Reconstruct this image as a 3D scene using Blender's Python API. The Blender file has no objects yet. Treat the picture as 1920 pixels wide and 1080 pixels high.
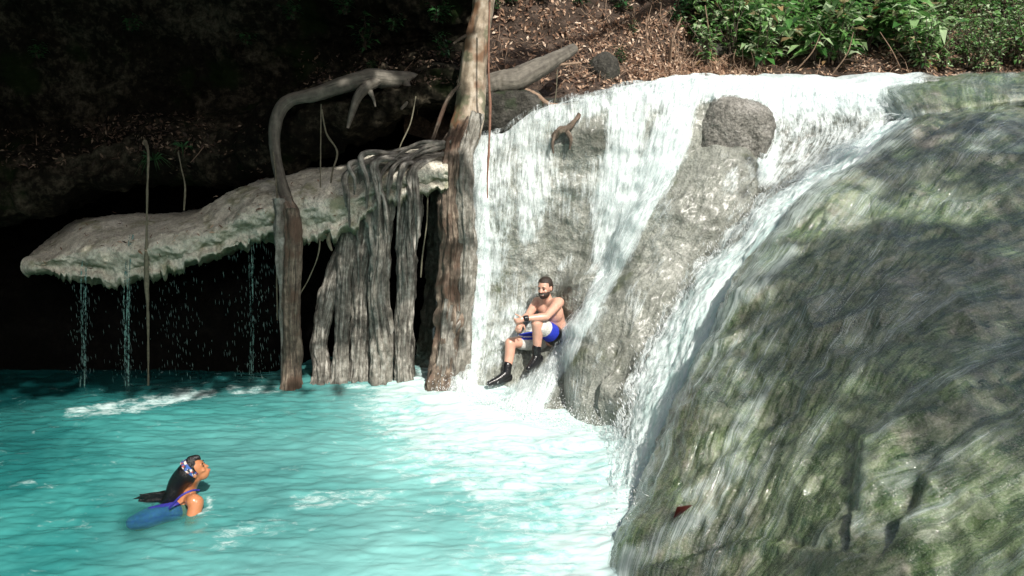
import bpy, bmesh, math, random
import numpy as np
from mathutils import Vector, Matrix
R = math.radians
random.seed(7); rng = np.random.default_rng(7)
S = bpy.context.scene
# ---------------------------------------------------------------- camera / light
PITCH = R(14.2); CAMZ = 3.4; F = 1500.0
cd = bpy.data.cameras.new('camera'); cam = bpy.data.objects.new('camera', cd); S.collection.objects.link(cam)
cam.location = (0, 0, CAMZ); cam.rotation_euler = (R(90) - PITCH, 0, 0)
cd.sensor_width = 36; cd.lens = F / 1920 * 36; cd.clip_start = .05; cd.clip_end = 500
S.camera = cam
SUN = Vector((0.30, -0.62, 0.74)).normalized()
w = bpy.data.worlds.new('World'); S.world = w; w.use_nodes = True
sky = w.node_tree.nodes.new('ShaderNodeTexSky'); sky.sky_type = 'NISHITA'; sky.sun_disc = False
sky.sun_elevation = math.asin(SUN.z); sky.sun_rotation = math.atan2(SUN.x, SUN.y); sky.dust_density = 4.0; sky.ozone_density = 0.6
bgn = w.node_tree.nodes['Background']; bgn.inputs[1].default_value = 0.10
w.node_tree.links.new(sky.outputs[0], bgn.inputs[0])
sl = bpy.data.lights.new('sun', 'SUN'); sl.energy = 4.8; sl.angle = R(0.5); sl.color = (1, .95, .88)
so = bpy.data.objects.new('sun', sl); S.collection.objects.link(so)
so.rotation_euler = SUN.to_track_quat('Z', 'Y').to_euler(); so.location = (6, -6, 20)
S.view_settings.view_transform = 'Standard'; S.view_settings.look = 'None'
S.view_settings.exposure = 0.35; S.view_settings.gamma = 1

# ---------------------------------------------------------------- helpers
CP, SP = math.cos(PITCH), math.sin(PITCH)
def at(px, py, Y):
    a = (px - 960) / F; b = (540 - py) / F
    d = np.array([a, CP + b * SP, -SP + b * CP]); return np.array([0, 0, CAMZ]) + d * (Y / d[1])
def atz(px, py, z=0.0):
    a = (px - 960) / F; b = (540 - py) / F
    d = np.array([a, CP + b * SP, -SP + b * CP]); return np.array([0, 0, CAMZ]) + d * ((z - CAMZ) / d[2])
def proj(P):
    P = np.asarray(P, float); x = P[..., 0]; y = P[..., 1]; z = P[..., 2] - CAMZ
    f = y * CP - z * SP; u = y * SP + z * CP
    return 960 + F * x / f, 540 - F * u / f
def _h(i, j, k, s):
    n = (i * 374761393 + j * 668265263 + k * 1274126177 + s * 974634777) & 0xffffffff
    n = ((n ^ (n >> 13)) * 1274126177) & 0xffffffff
    n = (n ^ (n >> 16)) & 0xffffffff
    return n / 4294967295.0 * 2 - 1
def noise(P, s=0):
    P = np.asarray(P, float); I = np.floor(P).astype(np.int64); f = P - I; f = f * f * f * (f * (f * 6 - 15) + 10)
    i, j, k = I[..., 0], I[..., 1], I[..., 2]; r = 0
    for a in (0, 1):
        for b in (0, 1):
            for c in (0, 1):
                wt = (f[..., 0] if a else 1 - f[..., 0]) * (f[..., 1] if b else 1 - f[..., 1]) * (f[..., 2] if c else 1 - f[..., 2])
                r = r + wt * _h(i + a, j + b, k + c, s)
    return r
def fbm(P, sc=1.0, oct=4, s=0, rough=.5):
    P = np.asarray(P, float) * sc; r = 0; a = 1.0; t = 0
    for o in range(oct):
        r = r + a * noise(P, s + o * 17); t += a; a *= rough; P = P * 2.03 + 5.3
    return r / t
def ridged(P, sc=1.0, oct=3, s=0):
    P = np.asarray(P, float) * sc; r = 0; a = 1.0; t = 0
    for o in range(oct):
        r = r + a * (1 - 2 * np.abs(noise(P, s + o * 13))); t += a; a *= .5; P = P * 2.1 + 3.1
    return r / t
def sstep(a, b, x): t = np.clip((x - a) / (b - a), 0, 1); return t * t * (3 - 2 * t)
def linsrgb(h):
    c = [int(h[i:i + 2], 16) / 255 for i in (0, 2, 4)]
    return tuple((v / 12.92 if v <= .04045 else ((v + .055) / 1.055) ** 2.4) for v in c) + (1,)

def tag(o, label=None, cat=None, group=None, kind=None):
    if label: o['label'] = label
    if cat: o['category'] = cat
    if group: o['group'] = group
    if kind: o['kind'] = kind
    return o
def empty(name, loc):
    o = bpy.data.objects.new(name, None); S.collection.objects.link(o); o.location = tuple(float(v) for v in loc); o.empty_display_size = .2; return o
def mesh_obj(name, V, Fc, mat, parent=None, uv=None, attrs=None, smooth=True, centre=False, mats=None, fmat=None):
    V = np.array(V, float); loc = None
    if parent is not None: V = V - np.array(parent_world(parent))
    elif centre:
        loc = np.array([V[:, 0].mean(), V[:, 1].mean(), V[:, 2].min()]); V = V - loc
    me = bpy.data.meshes.new(name); me.from_pydata(V.tolist(), [], [list(map(int, f)) for f in Fc]) if not isinstance(Fc, np.ndarray) else me.from_pydata(V.tolist(), [], Fc.tolist())
    if mats:
        for m in mats: me.materials.append(m)
        if fmat is not None: me.polygons.foreach_set('material_index', np.array(fmat, dtype=np.int32))
    elif mat: me.materials.append(mat)
    if uv is not None:
        uvl = me.uv_layers.new(name='UVMap'); li = np.empty(len(me.loops), dtype=np.int32); me.loops.foreach_get('vertex_index', li)
        uvl.data.foreach_set('uv', np.array(uv, float)[li].ravel())
    if attrs:
        for k, a in attrs.items():
            at_ = me.attributes.new(k, 'FLOAT', 'POINT'); at_.data.foreach_set('value', np.array(a, float).ravel())
    if smooth: me.polygons.foreach_set('use_smooth', np.ones(len(me.polygons), dtype=bool))
    me.update(); o = bpy.data.objects.new(name, me); S.collection.objects.link(o)
    if parent is not None: o.parent = parent
    elif loc is not None: o.location = loc.tolist()
    return o
def parent_world(p):
    v = Vector((0, 0, 0))
    while p is not None: v = v + p.location; p = p.parent
    return v
def copy_tree(o, parent=None):
    c = o.copy(); S.collection.objects.link(c); c.parent = parent
    for ch in list(o.children):
        copy_tree(ch, c)
    return c
def cr(P, t):   # Catmull-Rom along axis 0, t in [0,1]
    n = len(P); x = t * (n - 1); i = np.minimum(np.floor(x).astype(int), n - 2); f = (x - i)
    ex = np.concatenate([[2 * P[0] - P[1]], P, [2 * P[-1] - P[-2]]])
    p0, p1, p2, p3 = ex[i], ex[i + 1], ex[i + 2], ex[i + 3]
    f = f.reshape((-1,) + (1,) * (P.ndim - 1))
    return .5 * (2 * p1 + (p2 - p0) * f + (2 * p0 - 5 * p1 + 4 * p2 - p3) * f ** 2 + (3 * p1 - p0 - 3 * p2 + p3) * f ** 3)
def grid_pts(ctrl, nu, nv):
    A = np.array([[(at(*c) if not (isinstance(c[0], str)) else np.array(c[1:4], float)) for c in row] for row in ctrl])   # rows x cols x 3
    G = cr(A, np.linspace(0, 1, nv)); G = np.swapaxes(cr(np.swapaxes(G, 0, 1), np.linspace(0, 1, nu)), 0, 1)
    return G
def normals(G):
    du = np.gradient(G, axis=1); dv = np.gradient(G, axis=0); n = np.cross(du, dv)
    n /= np.linalg.norm(n, axis=-1, keepdims=True) + 1e-9
    return n
def gfaces(nv, nu, closed=False):
    i = np.arange(nv - 1)[:, None]; j = np.arange(nu - 1 if not closed else nu)[None, :]; j2 = (j + 1) % nu
    a = i * nu + j; b = i * nu + j2; c = (i + 1) * nu + j2; d = (i + 1) * nu + j
    return np.stack([a, d, c, b], -1).reshape(-1, 4)
def guv(G):
    du = np.linalg.norm(np.diff(G, axis=1), axis=-1); dv = np.linalg.norm(np.diff(G, axis=0), axis=-1)
    u = np.concatenate([[0], np.cumsum(du.mean(0))]); v = np.concatenate([[0], np.cumsum(dv.mean(1))])
    U, W = np.meshgrid(u, v); return np.stack([U, W], -1)
def grid_obj(name, G, mat, attrs=None, parent=None, centre=False, uv=None):
    nv, nu = G.shape[:2]
    return mesh_obj(name, G.reshape(-1, 3), gfaces(nv, nu), mat, parent, (guv(G) if uv is None else uv).reshape(-1, 2), {k: a.reshape(-1) for k, a in (attrs or {}).items()}, centre=centre)

# ---------------------------------------------------------------- materials
class M:
    def __init__(s, name):
        s.m = bpy.data.materials.new(name); s.m.use_nodes = True; s.t = s.m.node_tree; s.t.nodes.clear()
        s.out = s.t.nodes.new('ShaderNodeOutputMaterial')
    def n(s, typ, ins=None, **pr):
        nd = s.t.nodes.new('ShaderNode' + typ)
        for k, v in pr.items(): setattr(nd, k, v)
        for k, v in (ins or {}).items():
            sk = nd.inputs[k]
            if isinstance(v, bpy.types.NodeSocket): s.t.links.new(v, sk)
            else: sk.default_value = v
        return nd
    def math(s, op, a, b=0.0, c=None, clamp=False):
        ins = {0: a, 1: b}
        if c is not None: ins[2] = c
        return s.n('Math', ins, operation=op, use_clamp=clamp).outputs[0]
    def ramp(s, fac, stops, interp='LINEAR'):
        r = s.n('ValToRGB', {0: fac}); r.color_ramp.interpolation = interp; e = r.color_ramp.elements
        while len(e) < len(stops): e.new(.5)
        for k, (p, c) in enumerate(stops): e[k].position = p; e[k].color = c if isinstance(c, tuple) else (c, c, c, 1)
        return r.outputs[0]
    def mix(s, f, a, b, blend='MIX'):
        nd = s.t.nodes.new('ShaderNodeMix'); nd.data_type = 'RGBA'; nd.blend_type = blend
        for k, v in ((0, f), (6, a), (7, b)):
            if isinstance(v, bpy.types.NodeSocket): s.t.links.new(v, nd.inputs[k])
            else: nd.inputs[k].default_value = v
        return nd.outputs[2]
    def sm(s, x, a, b):
        return s.n('MapRange', {0: x, 1: a, 2: b, 3: 0.0, 4: 1.0}, interpolation_type='SMOOTHSTEP').outputs[0]
    def obj(s): return s.n('TexCoord').outputs['Object']
    def uv(s): return s.n('TexCoord').outputs['UV']
    def sc(s, v, x, y, z): return s.n('Mapping', {0: v, 3: (x, y, z)}).outputs[0]
    def noise(s, v, sc, det=4, rough=.55, dist=0.0): return s.n('TexNoise', {'Vector': v, 'Scale': sc, 'Detail': det, 'Roughness': rough, 'Distortion': dist}).outputs[0]
    def attr(s, nm): return s.n('Attribute', attribute_name=nm).outputs['Fac']
    def bump(s, h, st, d=.02, nrm=None):
        ins = {'Height': h, 'Strength': st, 'Distance': d}
        if nrm is not None: ins['Normal'] = nrm
        return s.n('Bump', ins).outputs[0]
    def end(s, sh): s.t.links.new(sh, s.out.inputs[0]); return s.m
    def pr(s, **k):
        return s.n('BsdfPrincipled', {a.replace('_', ' '): v for a, v in k.items()}).outputs[0]

def rgba(r, g, b): return (r, g, b, 1)
def simple(name, col, rough=.6, bumpsc=None, bst=.4, var=.25, spec=.5, sub=0.0):
    m = M(name); o = m.obj(); nz = m.noise(o, bumpsc or 20)
    c = m.mix(m.sm(nz, .3, .7), tuple(v * (1 - var) for v in col[:3]) + (1,), tuple(min(1, v * (1 + var)) for v in col[:3]) + (1,))
    kw = dict(Base_Color=c, Roughness=rough, Normal=m.bump(nz, bst, .01)); kw['Specular_IOR_Level'] = spec
    if sub: kw['Subsurface_Weight'] = sub; kw['Subsurface_Radius'] = (.03, .012, .006); kw['Subsurface_Scale'] = .5
    return m.end(m.pr(**kw))

def rock_mat(name, dark, mid, light, moss=None, under=None, mossamt=.5, scale=3.0, rough=.75, bst=.8, streak=None, fine=60, spec=.4, wet=0.0, pit=True):
    m = M(name); o = m.obj()
    n1 = m.noise(o, scale, 6, .6); n2 = m.noise(o, scale * 7, 5, .65); n3 = m.noise(o, fine, 3, .7)
    v = m.n('TexVoronoi', {'Vector': o, 'Scale': fine * .6}).outputs[0]
    f = m.math('ADD', m.math('MULTIPLY', n1, .5), m.math('MULTIPLY', n2, .5))
    c = m.ramp(f, [(.36, dark), (.5, mid), (.64, light)])
    c = m.mix(m.math('MULTIPLY', m.sm(n3, .42, .68), .55), c, tuple(x * .35 for x in dark[:3]) + (1,))
    h = m.math('ADD', m.math('MULTIPLY', n2, .7), m.math('MULTIPLY', n3, .35))
    if pit: h = m.math('ADD', h, m.math('MULTIPLY', v, .25))
    if streak:
        su = m.sc(m.uv(), streak[0], streak[1], 1); ns = m.noise(su, 1.0, 6, .6, .6)
        c = m.mix(m.math('MULTIPLY', m.sm(ns, .38, .68), streak[2]), c, streak[3])
        ns2 = m.noise(m.sc(m.uv(), streak[0] * 1.7, streak[1] * 1.3, 1), 1.0, 5, .6, .4)
        c = m.mix(m.math('MULTIPLY', m.sm(ns2, .55, .75), .5), c, tuple(x * .3 for x in dark[:3]) + (1,))
        h = m.math('ADD', h, m.math('MULTIPLY', ns, .9))
    if moss:
        nm = m.noise(o, scale * .8, 5, .6)
        c = m.mix(m.math('MULTIPLY', m.sm(nm, .62 - .22 * mossamt, .7 - .1 * mossamt), .85), c, moss)
    if name == 'dark_cliff_rock': c = m.mix(m.attr('cave'), c, rgba(.0012, .0012, .001))  # recess wall near-black: cave shade put into the colour
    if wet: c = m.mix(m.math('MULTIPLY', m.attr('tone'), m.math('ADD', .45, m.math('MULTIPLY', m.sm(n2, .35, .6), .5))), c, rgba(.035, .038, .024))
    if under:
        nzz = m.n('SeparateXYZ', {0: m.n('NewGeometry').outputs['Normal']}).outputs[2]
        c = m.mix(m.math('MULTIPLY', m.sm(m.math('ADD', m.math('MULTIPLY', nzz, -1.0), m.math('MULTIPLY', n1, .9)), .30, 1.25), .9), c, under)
    kw = dict(Base_Color=c, Roughness=m.math('SUBTRACT', rough, m.math('MULTIPLY', m.sm(n1, .45, .6), .25)), Normal=m.bump(h, bst, .03)); kw['Specular_IOR_Level'] = spec
    if wet: kw['Coat_Weight'] = wet; kw['Coat_Roughness'] = .3
    return m.end(m.pr(**kw))

def bark_mat(name, dark, mid, light, rust=None, su=30, sv=2.5, bst=1.0, moss=None):
    m = M(name); o = m.obj(); uv = m.uv()
    a = m.noise(m.sc(uv, su, sv, 1), 1, 6, .65, .5); b = m.noise(o, 14, 5, .6); c_ = m.noise(m.sc(uv, su * 3, sv * 4, 1), 1, 4, .6, .3); big = m.noise(o, 3, 3, .5)
    f = m.math('ADD', m.math('MULTIPLY', a, .6), m.math('MULTIPLY', b, .4))
    c = m.ramp(f, [(.36, dark), (.5, mid), (.62, light)])
    if rust: c = m.mix(m.math('MULTIPLY', m.sm(big, .5, .62), .8), c, rust)
    if moss: c = m.mix(m.math('MULTIPLY', m.sm(m.noise(o, 4.3, 4, .6), .53, .64), .7), c, moss)
    c = m.mix(m.math('MULTIPLY', m.sm(c_, .55, .7), .6), c, tuple(x * .3 for x in dark[:3]) + (1,))
    h = m.math('ADD', a, m.math('MULTIPLY', c_, .5))
    return m.end(m.pr(Base_Color=c, Roughness=.75, Normal=m.bump(h, bst, .03)))

def leaf_mat(name, stops, transl=.35, rough=.45):
    m = M(name); r = m.attr('rnd'); c = m.ramp(r, stops)
    p = m.pr(Base_Color=c, Roughness=rough); t = m.n('BsdfTranslucent', {0: c}).outputs[0]
    return m.end(m.n('MixShader', {0: transl, 1: p, 2: t}).outputs[0])

def fall_mat(name, su=24, sv=3.6, soft=.23, tint=(.86, .93, .93, 1), shade=(.70, .82, .81, 1)):
    m = M(name); uv = m.uv(); d = m.attr('dens')
    w1 = m.noise(m.sc(uv, su, sv, 1), 1, 5, .62, .7); w2 = m.noise(m.sc(uv, su * 3.2, sv * 3.6, 1), 1, 4, .65, .5); w3 = m.noise(m.sc(uv, su * .22, sv * .7, 1), 1, 3, .6, .5)
    w4 = m.noise(m.obj(), 9, 5, .7); w5 = m.noise(m.obj(), 38, 3, .7)
    s = m.math('ADD', m.math('ADD', m.math('MULTIPLY', w1, .34), m.math('MULTIPLY', w2, .19)), m.math('ADD', m.math('MULTIPLY', w3, .20), m.math('ADD', m.math('MULTIPLY', w4, .18), m.math('MULTIPLY', w5, .09))))
    # noise sum sits around .5 +- .12; map density to a threshold
    thr = m.math('SUBTRACT', .70, m.math('MULTIPLY', d, .40))
    al = m.n('MapRange', {0: m.math('SUBTRACT', s, thr), 1: -soft * .35, 2: soft * .65, 3: 0.0, 4: 1.0}, interpolation_type='SMOOTHSTEP').outputs[0]
    al = m.math('MULTIPLY', al, m.sm(d, .0, .12))
    al = m.math('MULTIPLY', al, .97)
    c = m.mix(m.sm(w1, .36, .6), shade, tint)
    c = m.mix(m.math('MULTIPLY', m.sm(w2, .38, .5), 1.0), m.mix(.5, c, shade), c)
    nb = m.bump(m.math('ADD', w1, m.math('MULTIPLY', w2, .6)), .6, .03)
    p = m.pr(Base_Color=c, Roughness=.35, Normal=nb); t = m.n('BsdfTranslucent', {0: c}).outputs[0]
    q = m.n('MixShader', {0: .3, 1: p, 2: t}).outputs[0]
    return m.end(m.n('MixShader', {0: al, 1: m.n('BsdfTransparent').outputs[0], 2: q}).outputs[0])

MT = {}
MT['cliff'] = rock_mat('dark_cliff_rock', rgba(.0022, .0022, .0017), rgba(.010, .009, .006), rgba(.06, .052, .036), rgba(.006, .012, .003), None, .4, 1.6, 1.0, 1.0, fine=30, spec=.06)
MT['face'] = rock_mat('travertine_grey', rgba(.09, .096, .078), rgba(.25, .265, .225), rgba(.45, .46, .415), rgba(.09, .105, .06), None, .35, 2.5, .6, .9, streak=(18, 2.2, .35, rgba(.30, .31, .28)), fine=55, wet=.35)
MT['boulder'] = rock_mat('boulder_grey', rgba(.07, .07, .055), rgba(.20, .20, .165), rgba(.34, .34, .30), rgba(.075, .09, .045), None, .45, 2.2, .6, 1.0, fine=50, wet=.25)
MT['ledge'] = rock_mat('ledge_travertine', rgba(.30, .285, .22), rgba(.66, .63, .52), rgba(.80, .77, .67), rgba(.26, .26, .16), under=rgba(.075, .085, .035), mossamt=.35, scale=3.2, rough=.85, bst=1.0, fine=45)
MT['pitted'] = rock_mat('pitted_grey', rgba(.05, .05, .042), rgba(.20, .195, .17), rgba(.36, .35, .32), None, None, .4, 3.5, .7, 1.2, fine=42)
MT['block'] = rock_mat('dark_block_rock', rgba(.01, .01, .008), rgba(.04, .038, .03), rgba(.09, .085, .07), rgba(.02, .03, .012), None, .4, 5, .9, 1.0, fine=40)
MT['soil'] = rock_mat('bank_soil', rgba(.012, .008, .005), rgba(.045, .03, .02), rgba(.12, .08, .055), None, None, 0, 4, .95, 1.0, fine=60)
MT['root'] = bark_mat('grey_root', rgba(.025, .021, .016), rgba(.165, .155, .13), rgba(.44, .42, .37), None, 28, 2.0, 1.0)
MT['rootpale'] = bark_mat('pale_root', rgba(.08, .075, .06), rgba(.19, .18, .15), rgba(.36, .35, .31), None, 16, 5, 1.0)
MT['rootbrown'] = bark_mat('brown_root', rgba(.03, .022, .015), rgba(.12, .09, .065), rgba(.30, .24, .18), rgba(.12, .07, .045), 28, 2.0, 1.0)
MT['trunk'] = bark_mat('smooth_bark', rgba(.12, .09, .06), rgba(.30, .24, .17), rgba(.50, .43, .34), rgba(.15, .065, .025), 5, .8, .35, rgba(.085, .10, .05))
MT['log'] = bark_mat('grey_root_smooth', rgba(.05, .043, .033), rgba(.105, .095, .075), rgba(.17, .155, .125), None, 14, 1.2, .6)
MT['litter'] = leaf_mat('dry_leaves', [(0, rgba(.04, .02, .011)), (.35, rgba(.12, .06, .032)), (.65, rgba(.25, .145, .085)), (.88, rgba(.45, .31, .21)), (1, rgba(.64, .52, .40))], .15, .7)
MT['litterdark'] = leaf_mat('darker_dry_leaves', [(0, rgba(.015, .009, .006)), (.5, rgba(.05, .028, .016)), (.85, rgba(.11, .07, .042)), (1, rgba(.26, .20, .14))], .1, .8)  # darker leaf colours for the cliff shelf litter
MT['leaf'] = leaf_mat('green_leaves', [(0, rgba(.02, .07, .018)), (.25, rgba(.07, .20, .045)), (.55, rgba(.19, .37, .11)), (.9, rgba(.52, .64, .42)), (1, rgba(.30, .17, .07))], .4, .28)
MT['leafdark'] = leaf_mat('dark_green_leaves', [(0, rgba(.012, .04, .014)), (1, rgba(.04, .13, .04))], .3, .35)
MT['twig'] = simple('dry_twig', rgba(.22, .15, .10), .8, 30)
MT['twigdark'] = simple('dark_twig', rgba(.06, .045, .03), .8, 30)
MT['vine'] = simple('vine_bark', rgba(.13, .12, .08), .8, 30)
MT['vinered'] = simple('red_vine', rgba(.20, .10, .065), .7, 30)
MT['fall'] = fall_mat('falling_water')
MT['fallfine'] = fall_mat('falling_water_fine', 26, 4.5, .2)
MT['chute'] = fall_mat('rushing_water', 14, 2.0, .22, (.86, .94, .93, 1), (.62, .80, .77, 1))
MT['film'] = fall_mat('water_film', 10, 1.3, .42, (.72, .82, .80, 1), (.45, .58, .55, 1))

# slab material: wet mottled travertine under running water
m = M('wet_slab'); o = m.obj(); uv = m.uv()
wv = m.n('VectorMath', {0: uv, 1: m.n('VectorMath', {0: m.n('TexNoise', {'Vector': o, 'Scale': 1.1, 'Detail': 3}).outputs[1], 1: (.35, .35, .35)}, operation='MULTIPLY').outputs[0]}, operation='ADD').outputs[0]
n1 = m.noise(o, 1.3, 6, .62, .8); n2 = m.noise(m.sc(wv, 9, 2.6, 1), 1, 6, .62, .6); n3 = m.noise(m.sc(wv, 26, 3.2, 1), 1, 6, .65, .6); n4 = m.noise(o, 26, 4, .7); n5 = m.noise(o, 3.4, 5, .6, 1.2)
f = m.math('ADD', m.math('ADD', m.math('MULTIPLY', n1, .36), m.math('MULTIPLY', n2, .22)), m.math('MULTIPLY', n5, .42))
c = m.ramp(f, [(.39, rgba(.008, .020, .006)), (.46, rgba(.038, .072, .024)), (.525, rgba(.115, .142, .072)), (.59, rgba(.235, .23, .17)), (.67, rgba(.50, .48, .41))])
c = m.mix(m.math('MULTIPLY', m.sm(m.noise(o, .9, 4, .6, 1.5), .42, .56), .8), c, m.mix(m.sm(n2, .4, .6), rgba(.032, .078, .022), rgba(.15, .215, .09)))
c = m.mix(m.math('MULTIPLY', m.sm(n3, .54, .72), .28), c, rgba(.33, .35, .29))
c = m.mix(m.math('MULTIPLY', m.sm(n4, .5, .7), .5), c, rgba(.02, .022, .014))
ow = m.n('VectorMath', {0: o, 1: m.n('VectorMath', {0: m.n('TexNoise', {'Vector': o, 'Scale': 4.0, 'Detail': 4}).outputs[1], 1: (.40, .40, .40)}, operation='MULTIPLY').outputs[0]}, operation='ADD').outputs[0]
vc = m.n('TexVoronoi', {'Vector': ow, 'Scale': 6.5}); vd = m.n('TexVoronoi', {'Vector': ow, 'Scale': 6.5}, feature='DISTANCE_TO_EDGE').outputs[0]; vt = m.n('SeparateColor', {0: vc.outputs[1]}).outputs[0]
c = m.mix(m.math('MULTIPLY', m.sm(vt, .62, 1.0), .30), c, rgba(.27, .29, .22)); c = m.mix(m.math('MULTIPLY', m.sm(vt, .35, .0), .35), c, rgba(.02, .032, .014)); c = m.mix(m.math('MULTIPLY', m.sm(vd, .09, .0), .22), c, rgba(.02, .026, .013))
n6 = m.noise(o, 75, 4, .75); c = m.mix(m.math('MULTIPLY', m.sm(n6, .52, .66), .45), c, rgba(.014, .016, .01)); c = m.mix(m.math('MULTIPLY', m.sm(n6, .50, .34), .30), c, rgba(.42, .40, .35))
h = m.math('ADD', m.math('ADD', m.math('MULTIPLY', n3, .25), m.math('MULTIPLY', n2, .3)), m.math('ADD', m.math('MULTIPLY', n4, .6), m.math('MULTIPLY', n6, .45)))
MT['slab'] = m.end(m.pr(Base_Color=c, Roughness=.26, Normal=m.bump(h, .5, .03), Coat_Weight=1.0, Coat_Roughness=.05, Coat_Normal=m.bump(m.math('ADD', n3, n2), .5, .04)))

# pool water: milky turquoise with foam
m = M('milky_turquoise_water'); o = m.obj(); fo = m.attr('foam'); sh = m.attr('shallow')
fn = m.noise(m.sc(o, 1.3, 2.3, 1), 2.2, 7, .68, 1.1); ff = m.noise(m.sc(o, 1, 1.6, 1), 9, 5, .7, .8)
s = m.math('ADD', m.math('MULTIPLY', fn, .6), m.math('MULTIPLY', ff, .4))
fm = m.n('MapRange', {0: m.math('SUBTRACT', s, m.math('SUBTRACT', .78, m.math('MULTIPLY', fo, .5))), 1: -.09, 2: .14, 3: 0.0, 4: 1.0}, interpolation_type='SMOOTHSTEP').outputs[0]
big = m.noise(o, .8, 4, .6, .6)
base = m.mix(m.sm(big, .35, .65), rgba(.010, .145, .142), rgba(.040, .252, .236))
base = m.mix(m.math('MULTIPLY', sh, 1.0, clamp=True), base, rgba(.28, .585, .56))
base = m.mix(m.attr('cliff_shade'), base, rgba(.002, .030, .032))  # cliff shade painted into the water colour toward the cave corner
c = m.mix(m.math('MULTIPLY', fm, .93), base, rgba(.52, .66, .645))
rw = m.n('Mapping', {0: o, 2: (0, 0, R(-24)), 3: (1, 1.45, 1)}).outputs[0]; rp = m.noise(rw, 2.6, 5, .58, 1.6); rp2 = m.noise(rw, 13, 3, .6, .8)
h = m.math('ADD', rp, m.math('MULTIPLY', rp2, .25))
p = m.pr(Base_Color=c, Roughness=m.mix(fm, rgba(.10, .1, .1), rgba(.5, .5, .5)), Normal=m.bump(m.math('MULTIPLY', h, m.math('SUBTRACT', 1.0, m.math('MULTIPLY', m.sm(fo, .3, .9), .7))), .17, .07), IOR=1.33)
tr = m.n('BsdfTransparent', {0: rgba(.45, .85, .85)}).outputs[0]
MT['pool'] = m.end(m.n('MixShader', {0: m.math('SUBTRACT', m.math('MULTIPLY_ADD', m.sm(fo, .2, .6), .1, .88, True), m.math('MULTIPLY', m.attr('clear'), .62), 0.0, True), 1: tr, 2: p}).outputs[0])
MT['bed'] = simple('pale_silt', rgba(.10, .45, .45), .9, 3)

# ---------------------------------------------------------------- setting: rock
def disp(G, *layers, edge=None):
    n = normals(G); d = 0
    for (kind, sc, amp, s) in layers:
        d = d + amp * (fbm(G, sc, 4, s) if kind == 'f' else ridged(G, sc, 3, s) if kind == 'r' else 0)
    return G + n * d[..., None]

# flow lines of the main rock face, left to right: (px,py,Y)
FL = [
 [(800,292,9.95),(812,300,9.75),(806,400,9.7),(800,500,9.7),(790,600,9.6),(780,690,9.5),(775,740,9.4)],
 [(884,270,9.95),(882,286,9.6),(878,380,9.35),(876,480,9.2),(872,580,9.05),(862,670,8.9),(842,742,8.55)],
 [(945,252,9.95),(940,268,9.6),(934,370,9.3),(928,470,9.2),(922,570,9.12),(912,660,8.95),(890,750,8.40)],
 [(1010,215,10.0),(1003,235,9.6),(996,350,9.3),(990,460,9.25),(984,570,9.2),(970,660,8.95),(935,760,8.25)],
 [(1085,195,10.0),(1080,213,9.55),(1072,330,9.35),(1062,450,9.32),(1050,560,9.25),(1030,650,9.05),(975,772,8.12)],
 [(1155,175,10.0),(1150,195,9.55),(1142,310,9.35),(1128,430,9.25),(1105,545,9.15),(1075,640,8.9),(1012,782,8.0)],
 [(1225,159,10.0),(1220,180,9.55),(1208,290,9.25),(1178,410,9.15),(1140,540,9.0),(1105,650,8.6),(1052,790,7.9)],
 [(1320,153,10.0),(1300,175,9.55),(1270,280,9.2),(1220,400,9.05),(1175,540,8.85),(1140,660,8.4),(1095,796,7.82)],
 [(1420,150,10.0),(1400,175,9.6),(1380,260,9.35),(1330,380,9.05),(1255,540,8.65),(1205,680,8.2),(1150,810,7.65)],
 [(1530,152,10.0),(1525,185,9.6),(1530,270,9.3),(1430,400,8.9),(1330,540,8.45),(1265,690,7.9),(1200,860,7.0)],
 [(1650,152,9.9),(1660,200,9.3),(1650,262,9.0),(1500,400,8.6),(1400,540,8.1),(1320,700,7.6),(1260,900,6.7)],
 [(1780,146,9.9),(1780,190,9.4),(1760,250,9.0),(1600,400,8.5),(1480,560,7.9),(1380,740,7.2),(1330,960,6.4)],
]
rows = []
crest = [at(*f[0]) for f in FL]
rows.append([('w', c[0] * 1.35, c[1] + 5.0, c[2] - .25) for c in crest])
rows.append([('w', c[0] * 1.1, c[1] + 1.5, c[2] - .03) for c in crest])
for k in range(7): rows.append([f[k] for f in FL])
lastp = [at(*f[6]) for f in FL]
rows.append([('w', p[0] - .1, p[1] - .35, p[2] - .6) for p in lastp])
GF0 = grid_pts(rows, 330, 330)
def rockbumps(G):
    px, py = proj(G); b = 0
    for (cx, cy, rx, ry, a) in [(1095, 250, 55, 38, .16), (1110, 440, 60, 70, .10), (960, 420, 50, 90, .08), (1090, 520, 45, 30, .16), (1010, 620, 60, 40, -.05), (935, 722, 50, 26, -.26), (990, 690, 30, 25, -.12), (1075, 350, 30, 16, .07)]:
        b = b + a * np.exp(-((px - cx) / rx) ** 2 - ((py - cy) / ry) ** 2)
    return b
nF = normals(GF0); 
if (nF[200, 100] @ np.array([0, -1, 0])) < 0: nF = -nF
def dome(px, py, cx, cy, a, b, ang, h):
    c_, s_ = math.cos(ang), math.sin(ang); dx, dy = px - cx, py - cy; u = (dx * c_ + dy * s_) / a; v = (-dx * s_ + dy * c_) / b
    wob = 1 + .10 * fbm(np.stack([px / 90, py / 90, 0 * px], -1), 1, 3, 15)
    return h * np.power(np.clip(1 - (u * u + v * v) * wob, 0, 1), .62)
px, py = proj(GF0)
domes = np.maximum.reduce([dome(px, py, 1292, 425, 190, 98, R(128), .38), dome(px, py, 1190, 640, 205, 100, R(117), .46), dome(px, py, 1125, 705, 62, 58, R(110), .42), dome(px, py, 1105, 560, 62, 52, 0, .16), dome(px, py, 1160, 760, 60, 50, 0, .44)])
dF = rockbumps(GF0) + domes + .09 * fbm(GF0, 1.8, 5, 3) + .035 * ridged(GF0, 5, 3, 9)
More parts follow.
